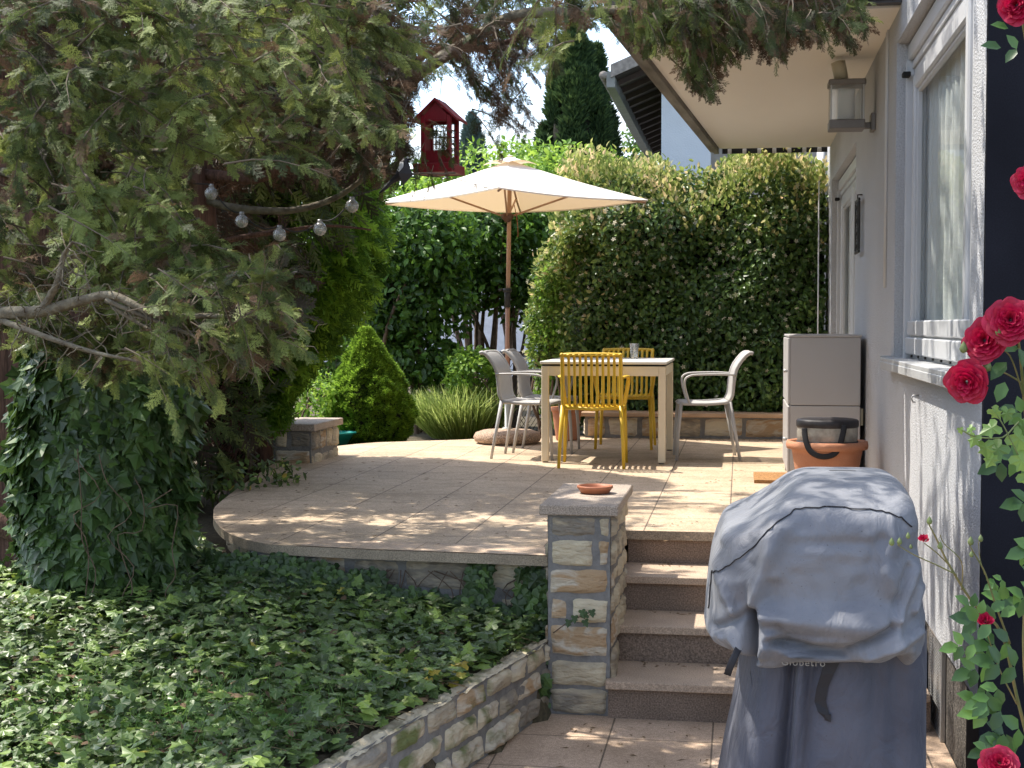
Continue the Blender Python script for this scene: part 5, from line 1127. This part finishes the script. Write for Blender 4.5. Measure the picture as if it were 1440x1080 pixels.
# thuja behind the conifer: hanging feathery wall with bright right flank
th = thing('thuja', G(395, 640, .5), 'feathery bright green thuja with bare brown inside behind the low pedestal', 'tree')
c0 = P(365, 400, 10.6); base = G(380, 645, .45)
p = []; q = []
k = 0
while k < 17000:
    u_ = rng.random(); z = 1.0+4.6*u_**.9; a = rng.random()*2*np.pi
    rad = np.interp(z, [1.2, 1.5, 1.9, 2.4, 4, 5.8], [.08, .38, .72, .88, .72, .3])
    rad *= 1+.13*noise_at((math.cos(a)*2, math.sin(a)*2, z*1.6), 1, 3)-.25*rng.random()
    if z < 1.75 and math.sin(a) < .3 and math.cos(a) < .75 and rng.random() < .85: continue
    o = _r*math.cos(a)*rad+_f*math.sin(a)*rad; p.append(Vector((c0.x, c0.y, z))+o); q.append(o.normalized()); k += 1
p = np.array(p); q = np.array(q); n = len(p); d = q*.9+rv(n)*.5+np.array((.1, 0, -.55)); nn = rv(n)+np.array((0, 0, .4))
scatter('crown', TS1, p, d, nn, .13+.09*rng.random(n), rng.random(n), L1['thuja'], th)
mb = MB(); mb.tube([(c0.x, c0.y, .4), (c0.x, c0.y, 5.4)], [.10, .03], 10); mb.build('trunk', M['bark'], th)
mb = MB(); r2 = random.Random(4)
for i in range(900):
    z = r2.uniform(.6, 2.0); a = r2.uniform(-3.6, .9); rad = r2.uniform(.3, .75)*(1 if math.cos(a) < 0 else .28); c = Vector((c0.x-.1, c0.y, z)); e = c+_r*math.cos(a)*rad+_f*math.sin(a)*rad+Vector((0, 0, r2.uniform(-.5, -.1)))
    mb.tube(cat([c, c.lerp(e, .5)+Vector((0, 0, .08)), e], 3), [.006, .005, .0045, .004, .0035, .003, .002], 4, cap=False)
mb.build('bare_twigs', mat('red_twigs', (.045, .022, .016), .95, .3, 20, col2=(.12, .06, .045)), th)
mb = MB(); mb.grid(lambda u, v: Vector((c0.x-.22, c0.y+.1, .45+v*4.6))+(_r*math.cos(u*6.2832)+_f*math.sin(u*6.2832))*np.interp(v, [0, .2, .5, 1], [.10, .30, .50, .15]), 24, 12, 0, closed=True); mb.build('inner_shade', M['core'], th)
# dwarf spruce
ds_ = thing('dwarf_spruce', G(520, 622, .58), 'compact bright green conical dwarf spruce behind the terrace', 'tree'); cb = G(519, 624, .58)
p = []; q = []
for i in range(15000):
    v = rng.random()**1.25; a = rng.random()*6.283; z = v*1.08
    rad = np.interp(v, [0, .08, .3, .6, .85, 1], [.30, .385, .40, .27, .13, .02])
    rad *= 1+.22*noise_at((math.cos(a)*2.2, math.sin(a)*2.2, z*5), 1, 2)+.20*noise_at((math.cos(a)*5, math.sin(a)*5, z*13), 1, 2)
    rad *= 1-.10*rng.random(); o = Vector((math.cos(a)*rad+.03*v*math.sin(v*5), math.sin(a)*rad, 0)); p.append(cb+o+Vector((0, 0, z))); q.append(Vector((math.cos(a), math.sin(a), .35)))
p = np.array(p); q = np.array(q); n = len(p); scatter('crown', TU, p, q+rv(n)*.45, rv(n), .035+.02*rng.random(n), rng.random(n), L1['dwarf'], ds_)
mb = MB(); mb.lathe([(.27, .02), (.31, .2), (.20, .6), (.05, .95), (0, 1.0)], cb, 24); mb.lathe([(.05, -.1), (.05, .1)], cb, 10); mb.build('trunk', M['core'], ds_)  # near-black cone filling the crown, plus a short trunk stub below
# ornamental grass
og = thing('ornamental_grass', G(645, 618, .56), 'clump of pale green upright grass blades beside the parasol base', 'grass clump')
n = 2600; c = G(645, 617, .56); a = rng.random(n)*6.283; r_ = np.sqrt(rng.random(n)); ps = np.stack([c.x+.30*r_*np.cos(a), c.y+.15+.25*r_*np.sin(a), np.full(n, .56)], 1)
ps[:, 0] += 0; d = np.stack([.8*r_*np.cos(a)+rng.normal(size=n)*.18-.15, .5*r_*np.sin(a)+rng.normal(size=n)*.18, np.full(n, 1.0)], 1)
scatter('blades', TB, ps, d, rv(n), .32+.26*rng.random(n), rng.random(n), L1['grass'], og)
# lime shrub behind the fence post, and low plants left of it
def shrub(name, px, py, Zd, rx, ry, rz, n, m, size, label, T=TO, gap=-.25, gs=3, base_z=.5, inner=.45, group=None, tr=.02, ells=None, ntop=6, cat_='shrub', core=False):
    c = P(px, py, Zd); t_ = thing(name, (c.x, c.y, base_z), label, cat_, group)
    E = [(c, (rx, ry, rz))] if not ells else [(P(a, b, Zd+dz), r_) for a, b, dz, r_ in ells]
    leafy(t_, 'crown', E, n, T, m, size, inner, gap, gs, off=px*.01)
    tops = [Vector(e[0])+Vector((rng.normal()*.3*e[1][0], rng.normal()*.3*e[1][1], 0)) for e in E for _ in range(max(1, ntop//len(E)))]
    stems(t_, (c.x, c.y, base_z-.1), tops, tr)
    if core:
        mb = MB()
        for e in E: mb.lathe([(0, -e[1][2]*.55)]+[(math.sin(x_)*.5*min(e[1][0], e[1][1]), -math.cos(x_)*.55*e[1][2]) for x_ in (.6, 1.2, 1.8, 2.4)]+[(0, e[1][2]*.55)], e[0], 10)
        mb.build('dark_core', M['core'], t_)
    return t_
shrub('lime_shrub', 668, 528, 14.4, .34, .3, .30, 1900, L1['lime'], .055, 'low lime green shrub in sunlight beside the fence post')
shrub('low_shrub', 425, 555, 13.2, .40, .4, .25, 1500, L1['lime'], .05, 'low sunlit shrub glimpsed left of the dwarf spruce', gap=-.1)
shrub('low_shrub', 330, 668, 9.2, .45, .5, .12, 700, L1['ivyg'], .05, 'dark low plants in front of the low pedestal at the terrace edge', base_z=.4)
# background hazel style shrubs
G1 = 'leafy shrubs behind the terrace'
for a in [
 (575, 400, 15.2, 'broad dark green shrub directly behind the dwarf spruce', [(560, 340, 0, (.75, .6, .55)), (590, 420, 0, (.65, .55, .6)), (610, 340, -.2, (.5, .5, .5)), (540, 450, .1, (.5, .5, .45)), (600, 510, 0, (.55, .5, .35))], 12500, L1['shrub'], 'shrub'),
 (690, 360, 15.8, 'loose green shrub with bare stems behind the parasol pole', [(680, 320, 0, (.7, .6, .45)), (720, 380, 0, (.55, .5, .5)), (655, 390, .1, (.45, .4, .35)), (755, 420, .1, (.4, .4, .5)), (740, 310, .1, (.6, .5, .4))], 9000, L1['shrub'], 'shrub'),
 (470, 520, 16.5, 'shadowed shrub behind the thuja flank', [(500, 380, 0, (.8, .6, .9)), (440, 500, 0, (.9, .6, .5)), (480, 440, .5, (.8, .6, .6))], 5500, L1['shrub'], 'shrub')]:
    t_ = shrub('leafy_shrub', a[0], a[1], a[2], 0, 0, 0, a[5], a[6], .085, a[3], ells=a[4], gap=-.28, gs=2.2, inner=.2, group=G1, tr=.035, ntop=12)
G2 = 'bright tree crowns above the parasol'
for a in [
 (690, 240, 19, 'bright green tree top above the left half of the parasol', [(690, 245, 0, (.8, .8, .45)), (640, 275, 0, (.7, .7, .4)), (740, 230, .3, (.6, .6, .35)), (610, 300, 0, (.6, .6, .5))], 5200),
 (820, 250, 17.5, 'yellow green tree top above the right half of the parasol', [(800, 245, 0, (.75, .7, .38)), (860, 262, 0, (.6, .6, .33)), (760, 265, 0, (.6, .6, .4)), (830, 300, 0, (.8, .7, .5))], 6000),
 (890, 215, 27, 'thin pale tree between the dark conifer and the neighbour roof', [(892, 200, 0, (.22, .3, .45)), (905, 235, 0, (.45, .4, .4)), (885, 245, 0, (.4, .4, .3))], 1300)]:
    t_ = shrub('garden_tree', a[0], a[1], a[2], 0, 0, 0, a[5], L1['lime'] if a[0] < 880 else L1['shrub'], .085, a[3], ells=a[4], gap=-.2, gs=2.0, inner=.3, group=G2, tr=.05, ntop=10, cat_='tree')
# dark columnar conifer with two peaks
co = thing('columnar_conifer', CW((812-720)*25/F, 25, .3), 'tall dark columnar conifer with two pointed peaks against the sky', 'tree')
def column(parent, px, Zd, ytop, halfw, n, m, size, seed, name='crown', ybase=330, dd=.0):
    p = []; q = []; r3 = np.random.default_rng(seed)
    zt_ = P(px, ytop, Zd).z; zb = P(px, ybase, Zd).z
    npl = 120; pl = []
    for i in range(npl):
        v = r3.random(); a = r3.random()*6.283; pl.append((v, a))
    for v, a in pl:
        R_ = halfw*Zd/F*np.interp(v, [0, .25, .5, .75, .92, 1], [1.0, .96, .80, .50, .20, .0]); k = n//npl
        h = (zt_-zb)*.15*(1.2-v*.6); tt = r3.random(k)
        base_ = P(px, ytop, Zd); bx = base_.x+math.cos(a)*R_*.72; by = base_.y+math.sin(a)*R_*.72+dd; bz = zb+v*(zt_-zb)*.93
        rr_ = (.17+.10*r3.random())*R_*(1-tt)**.9+.015; aa = r3.random(k)*6.283
        p.append(np.stack([bx+math.cos(a)*tt*.15*R_+np.cos(aa)*rr_, by+math.sin(a)*tt*.15*R_+np.sin(aa)*rr_, bz+tt*h], 1)); q.append(np.stack([np.cos(aa)*.5+math.cos(a)*.2, np.sin(aa)*.5+math.sin(a)*.2, np.full(k, 1.0)], 1))
    p = np.vstack(p); q = np.vstack(q); k = len(p)
    scatter(name, TU, p, q+rv(k)*.25, rv(k), size*(.7+.6*rng.random(k)), rng.random(k)*.8+.2*rng.random(k), m, parent)
    mb = MB(); c = P(px, ytop, Zd); mb.lathe([(halfw*Zd/F*f_, zb+(zt_-zb)*v-.0) for v, f_ in ((-.9, .2), (0, .62), (.3, .60), (.55, .48), (.8, .2), (.95, .02))], (c.x, c.y, 0), 16); mb.build('inner_core', M['core'], parent)  # near-black solid filling the crown behind the tufts
column(co, 808, 25, 28, 58, 16000, L1['column'], .16, 1); column(co, 838, 25.3, 70, 36, 9000, L1['column'], .15, 2, 'second_peak')
bs2 = thing('blue_spruce', CW((665-720)*32/F, 32, .3), 'small distant blue grey spruce right of the red feeder', 'tree'); column(bs2, 664, 32, 165, 22, 4000, L1['blue'], .16, 3, ybase=300)
# distant tree masses closing the horizon
bgw = thing('far_trees', (-4, 34, .3), 'dark far trees filling the horizon behind the garden', 'trees')
p, q = blob_pts([(P(a, b, 34), (r_, 1.5, r_*.8)) for a, b, r_ in ((380, 300, 3.5), (480, 330, 3), (560, 320, 2.6), (250, 250, 4), (760, 330, 2.2), (850, 330, 2.2), (100, 200, 5), (-60, 200, 5))], 12000, .4); n = len(p)
tag(bgw, kind='stuff'); scatter('crown', TD, p, rv(n), q+rv(n)*.6, .22+.15*rng.random(n), rng.random(n), L1['shrub'], bgw)
# ================================================================ tall hedge
hd = thing('hedge', (-.5, 13.7, TZ), 'tall dense hedge with small white blossoms and yellow cream top behind the planter wall', 'hedge')
hx0, hx1, hy0, hy1 = -1.82, .78, 13.32, 14.9
def hpoint(face, u_, w_, dep):
    if face == 0: x = hx0+(hx1-hx0)*u_; z = .80+2.35*w_; y = hy0; nv_ = Vector((0, -1, 0))
    elif face == 1: y = hy0+(hy1-hy0)*u_; z = .70+2.35*w_; x = hx0; nv_ = Vector((-1, 0, 0))
    else: x = hx0+(hx1-hx0)*u_; y = hy0+(hy1-hy0)*w_; z = 3.15; nv_ = Vector((0, 0, 1))
    p = Vector((x, y, z)); b_ = .24*noise_at(p, 1.3, 2)+.12*noise_at(p, 3.5, 8); p.z -= .38*max(0, (-1.2-x)/.62)**2*max(0, (z-2)/1.1)
    tz_ = max(0, (z-2.55)/.6)
    if face == 0: p.y += .35*tz_**2
    if face == 1: p.x += .30*tz_**2-.18*math.sin(max(0, min(1, (z-.7)/2.3))*3.14)+ .10
    if face == 0 and u_ < .12: p.y += .35*(1-u_/.12)**2
    if face == 2: p.z += .12*math.sin(x*3.1)+.10*math.sin(x*7+1)-.2*max(0, (x-.2))
    return p+nv_*(b_-dep), nv_
def hset(k, faces, wts):
    P_ = []; N_ = []
    fc_ = rng.choice(faces, k, p=wts)
    for i in range(k):
        a, b = hpoint(fc_[i], rng.random(), rng.random(), .28*rng.random()**1.5); P_.append(a); N_.append(b)
    return np.array(P_), np.array(N_)
p, q = hset(26000, [0, 1], [.72, .28]); n = len(p)
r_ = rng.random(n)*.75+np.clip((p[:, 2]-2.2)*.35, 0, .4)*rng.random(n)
lt = p[:, 0] < -1.55; r_[lt] = np.clip(r_[lt]+.25, 0, 1)  # upper and left leaves made paler, sunlight put into their colour
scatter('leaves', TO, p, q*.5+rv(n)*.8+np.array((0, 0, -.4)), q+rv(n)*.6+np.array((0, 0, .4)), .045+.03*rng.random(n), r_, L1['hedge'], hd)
p, q = hset(24000, [2, 0, 1], [.36, .38, .26]); keep = (p[:, 2] > 2.25+.85*rng.random(len(p))) | ((p[:, 0] < -1.0) & (rng.random(len(p)) < .16+.5*np.clip((-1.25-p[:, 0])*2, 0, 1)*np.clip((p[:, 2]-1.0)/1.5, 0, 1))) ; p = p[keep]; q = q[keep]; p[:, 2] += .16*rng.random(len(p))**2; n = len(p)  # pale flush of the top, spread to the left side as painted sunlight
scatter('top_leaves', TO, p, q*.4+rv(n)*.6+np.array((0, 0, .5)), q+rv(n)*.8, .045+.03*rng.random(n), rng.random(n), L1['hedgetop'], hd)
p, q = hset(2600, [0, 1], [.85, .15]); p = p+q*.06; keep = rng.random(len(p)) < np.clip((p[:, 2]-.9)/1.8, .12, 1)*.5; p = p[keep]; q = q[keep]; n = len(p)
o = scatter('blossoms', TF, p, rv(n), q+rv(n)*.5, .036+.026*rng.random(n), rng.random(n), L1['blos'], hd); tag(o, kind='stuff')
mb = MB(); mb.box(hx0+.35, hx1, hy0+.36, hy1+.3, TZ, 2.85); mb.build('dark_core', M['core'], hd)  # dark box added inside the leaves to block light through the hedge
# little creeper at the left foot of the hedge
shrub('young_shrub', 775, 480, 13.6, .22, .25, .75, 2600, L1['lime'], .045, 'pale leafy shoots at the left corner of the tall hedge', gap=-.15)
# conifer on the left horizon: dark backdrop trees behind the cypress
bk = thing('backdrop_conifer', (-4.6, 8.8, .4), 'dark conifer filling the gaps behind the big old tree at the far left', 'tree')
p, q = blob_pts([(P(60, 420, 9.5), (1.2, .9, 1.6)), (P(250, 200, 9.3), (1.2, .9, 1.2)), (P(170, 560, 9.2), (.9, .8, .8)), (P(60, 80, 9.5), (1.5, 1, 1.0)), (P(400, 60, 9.3), (.8, .8, .8)), (P(-60, 300, 9.5), (1.3, 1, 2.0))], 9500, .3); n = len(p)
scatter('crown', TS1, p, q+rv(n)*.7+np.array((0, 0, -.4)), rv(n)+np.array((0, 0, .5)), .15+.12*rng.random(n), rng.random(n)*.7, L1['cyp'], bk)
mb = MB(); c = P(60, 500, 9.5); mb.tube([(c.x, c.y, .3), (c.x, c.y, 4.6)], [.15, .05], 10); mb.build('trunk', M['bark'], bk)
# ================================================================ rose bush
rs = thing('rose_bush', Vector((P(1420, 1000, 3.2).x+.1, P(1420, 1000, 3.2).y, 0)), 'rose bush with deep pink blooms climbing the dark corner at the right edge', 'rose bush')
m_, tt_, b_ = mk('rose_petals'); a_ = tt_.nodes.new('ShaderNodeAttribute'); a_.attribute_name = 'rnd'; r_ = tt_.nodes.new('ShaderNodeValToRGB'); r_.color_ramp.elements[0].color = (.30, .001, .028, 1); r_.color_ramp.elements[1].color = (.42, .001, .05, 1)
link(tt_, a_.outputs['Fac'], r_.inputs[0]); link(tt_, r_.outputs[0], b_.inputs['Base Color']); b_.inputs['Roughness'].default_value = .55; tr = tt_.nodes.new('ShaderNodeBsdfTranslucent'); tr.inputs[0].default_value = (.6, .004, .07, 1); ms = tt_.nodes.new('ShaderNodeMixShader'); ms.inputs[0].default_value = .2
link(tt_, b_.outputs[0], ms.inputs[1]); link(tt_, tr.outputs[0], ms.inputs[2]); link(tt_, ms.outputs[0], tt_.nodes['Material Output'].inputs[0])
def bloom(c, R_, face, seed, npet=34, opening=1.0):
    r3 = random.Random(seed); mb = MB(); z = Vector(face).normalized(); x = z.orthogonal().normalized(); y = z.cross(x)
    for i in range(npet):
        f_ = (i+1)/npet; a0 = i*2.399+r3.uniform(-.2, .2); rad = R_*(.10+.62*f_**.8); wd = R_*(.28+.55*f_)*r3.uniform(.85, 1.15); ht = R_*(.62-.28*f_); tilt = (.10+1.05*f_**1.6)*opening; ru = r3.uniform(0, 9)
        def fn(u, v):
            s = (u-.5)*2; ww = wd*math.sin(min(1, v*1.35+.15)*math.pi/2)*(1-.25*(v**6)); l = v*(ht+R_*.42*f_)*1.15*(1-.14*s*s*v)
            rr_ = rad*.30+l*math.sin(tilt)*(1+.25*v*v); zz = l*math.cos(tilt)-R_*.30*f_ - .10*R_*f_*max(0, v-.7)*6*v*.5
            ang_ = s*ww/(max(rad, R_*.22))*.72; ang_ = max(-1.4, min(1.4, ang_)); rr2 = rr_+R_*.16*v*v*(1-f_*.4)+R_*.05*v*math.sin(s*4+ru)
            q_ = a0+ang_; return c+x*(math.cos(q_)*rr2)+y*(math.sin(q_)*rr2)+z*(zz+R_*.05*v*math.sin(s*5+ru))
        mb.grid(fn, 9, 7, 0, r3.random())
    o = mb.build('bloom', m_, rs); return o
blo = [(1385, 479, 3.1, 27, (-.35, -1, .15)), (1421, 451, 3.05, 28, (-.2, -1, .25)), (1360, 537, 3.1, 26, (-.35, -1, -.1)), (1430, 8, 3.0, 26, (-.4, -1, 0)), (1446, 256, 3.0, 20, (-.6, -1, 0)), (1386, 873, 3.1, 15, (-.2, -.8, .5)), (1405, 1074, 3.0, 22, (-.1, -.8, .6)), (1299, 759, 3.15, 10, (-.1, -.6, .8))]
for i, (a, b, z, r_, fdir) in enumerate(blo): bloom(P(a, b, z), r_*z/F, fdir, i+1, (30, 40, 34, 26, 34)[i % 5] if r_ > 18 else 16, (.92, 1.12, 1.0, .8, 1.05)[i % 5] if r_ > 18 else .45)
st = MB(); r3 = random.Random(14); SE = Vector((P(1425, 1090, 3.2).x, P(1425, 1090, 3.2).y, 0))
def cane(pts, r0, r1=None, Z0=3.15): c = cat([P(a, b, z_) if not isinstance(a, Vector) else a for a, b, z_ in pts], 5); k = len(c); r1 = r1 or r0*.5; st.tube(c, [r0+(r1-r0)*i/(k-1) for i in range(k)], 7); return c
root = thing  # noqa
cs = [cane([(1475, 1250, 3.3), (1455, 1080, 3.3), (1440, 900, 3.3), (1452, 720, 3.28), (1440, 560, 3.2), (1432, 480, 3.1), (1422, 458, 3.08)], .006, .0025),
 cane([(1455, 1080, 3.3), (1430, 980, 3.25), (1408, 890, 3.2), (1370, 850, 3.18), (1335, 795, 3.15), (1318, 760, 3.15), (1305, 735, 3.15)], .0045, .0016), cane([(1345, 808, 3.15), (1318, 795, 3.15), (1285, 780, 3.14), (1262, 766, 3.14)], .0018, .001),
 cane([(1335, 795, 3.15), (1318, 778, 3.15), (1300, 764, 3.15)], .0016, .0012), cane([(1352, 830, 3.16), (1352, 790, 3.15), (1328, 765, 3.15), (1322, 752, 3.15)], .0014, .001),
 cane([(1420, 905, 3.2), (1400, 850, 3.18), (1385, 805, 3.16), (1368, 775, 3.15), (1362, 762, 3.15)], .0028, .001), cane([(1385, 808, 3.16), (1378, 785, 3.16), (1376, 762, 3.16)], .0012, .0008),
 cane([(1440, 560, 3.2), (1420, 500, 3.12), (1395, 490, 3.1)], .002, .0014), cane([(1440, 540, 3.2), (1400, 520, 3.14), (1368, 532, 3.1)], .002, .0013), cane([(1452, 720, 3.28), (1470, 500, 3.2), (1460, 200, 3.1), (1436, 20, 3.02)], .004, .002), cane([(1464, 300, 3.15), (1448, 262, 3.02)], .002, .0015),
 cane([(1430, 990, 3.25), (1405, 940, 3.2), (1388, 890, 3.12)], .002, .0014), cane([(1455, 1120, 3.2), (1425, 1095, 3.1), (1408, 1080, 3.02)], .002)]
st.tube([SE+Vector((.06, .1, 0)), P(1475, 1250, 3.3)], .007, 8); st.build('stem', mat('rose_stem', (.10, .13, .045), .6, .3, 30, col2=(.20, .15, .06)), rs)
# calyx buds
def bud(a, b, z, r_, pink=False):
    c = P(a, b, z); mb = MB(); R_ = r_*z/F; mb.lathe([(0, -R_), (R_*.6, -R_*.7), (R_*.8, -.1*R_), (R_*.55, R_*.7), (0, R_*1.5)], c, 10); mb.build('bud', mat('bud_green', (.13, .16, .05), .6) if 'bg' not in M else M['bg'], rs)
M['bg'] = mat('bud_green', (.13, .17, .06), .6, .2, 20)
for a in ((1254, 763, 3.14, 5), (1265, 762, 3.14, 4.5), (1277, 754, 3.14, 4), (1281, 769, 3.14, 3), (1307, 733, 3.15, 5), (1322, 768, 3.15, 5), (1365, 762, 3.15, 5.5), (1379, 758, 3.16, 4.5), (1366, 780, 3.15, 4), (1355, 490, 3.1, 7), (1405, 466, 3.05, 7), (1388, 515, 3.1, 8)): bud(*a)
TL = T_oval(.36, .08, .14)
def leaflets(pts, m, sz=.05):
    p = []; d = []; nn = []; ss = []
    for (a, b, z_, s_, an, tilt) in pts: p.append(P(a, b, z_)); d.append(_r*math.cos(R(an))+Vector((0, 0, 1))*math.sin(R(an))-_f*.15); nn.append(-_f+Vector((0, 0, .7))+_r*tilt); ss.append(s_*.86*z_/F)
    return p, d, nn, ss
lp = []
r4 = random.Random(31)
def fan(a, b, z, s, an, n=5):
    if 560 < b < 840: a += 22+(14 if 680 < b < 830 else 0)
    """compound leaf"""
    for k in range(n):
        if k == n-1: lp.append((a+math.cos(R(an))*s*.95, b-math.sin(R(an))*s*.95, z, s, an+r4.uniform(-8, 8), r4.uniform(-.6, .6)))
        else:
            sd = 1 if k % 2 else -1; tt_ = .25+.42*(k//2); lp.append((a+math.cos(R(an))*s*tt_*1.2, b-math.sin(R(an))*s*tt_*1.2, z+r4.uniform(-.03, .03), s*.85, an+sd*r4.uniform(48, 68), r4.uniform(-.6, .6)))
fan(1440, 70, 3.0, 34, 175, 3); fan(1446, 45, 3.0, 30, 170, 1); fan(1440, 480, 3.1, 40, 230, 3); fan(1400, 505, 3.15, 26, 150, 1); fan(1425, 505, 3.1, 36, 250, 1)
for a, b, s_, an in ((1415, 640, 38, 200), (1440, 590, 34, 160), (1440, 700, 40, 190), (1445, 760, 40, 200), (1438, 860, 36, 150), (1405, 880, 40, 170), (1430, 900, 40, 190), (1400, 930, 38, 200), (1440, 940, 44, 170), (1410, 960, 36, 230), (1420, 1000, 42, 180), (1445, 1020, 44, 200), (1400, 1000, 34, 150), (1380, 905, 34, 185), (1440, 1060, 40, 170), (1395, 800, 22, 30), (1378, 812, 20, 210), (1446, 650, 40, 170), (1385, 870, 30, 140), (1410, 1045, 30, 200), (1448, 830, 40, 200)): fan(a, b, 3.1+r4.uniform(-.05, .12), s_, an)
p, d, nn, ss = leaflets(lp, None); n = len(p); scatter('leaves', TL, p, d, nn, np.array(ss), rng.random(n), L1['rose'], rs, smooth=True)
# young ivy shoot
ys_ = thing('ivy_shoot', P(1440, 600, 3.0), 'pale young ivy shoots hanging beside the dark corner below the roses', 'ivy')
q = [(1372, 612, 18), (1385, 622, 24), (1402, 598, 26), (1410, 625, 30), (1425, 610, 34), (1438, 590, 30), (1368, 600, 12), (1398, 640, 20), (1430, 640, 30), (1418, 575, 20), (1350, 602, 9), (1440, 665, 30), (1395, 575, 18)]
scatter('shoot_leaves', TI, [P(a, b, 3.0) for a, b, s in q], [Vector((rng.normal()*.6-.3, 0, -.8+rng.normal()*.4)) for _ in q], [Vector((-.2+rng.normal()*.3, -1, .5)) for _ in q], np.array([s*3/F*1.1 for *_, s in q]), rng.random(len(q)), L1['young'], ys_)
mb = MB(); mb.tube(cat([P(1352, 604, 3), P(1372, 614, 3), P(1410, 615, 3), P(1450, 600, 3.02), P(1470, 800, 3.1)], 5), .0018, 5); mb.tube(cat([P(1395, 572, 3), P(1412, 600, 3), P(1432, 640, 3)], 5), .0015, 5); mb.build('vine', M['bg'], ys_)
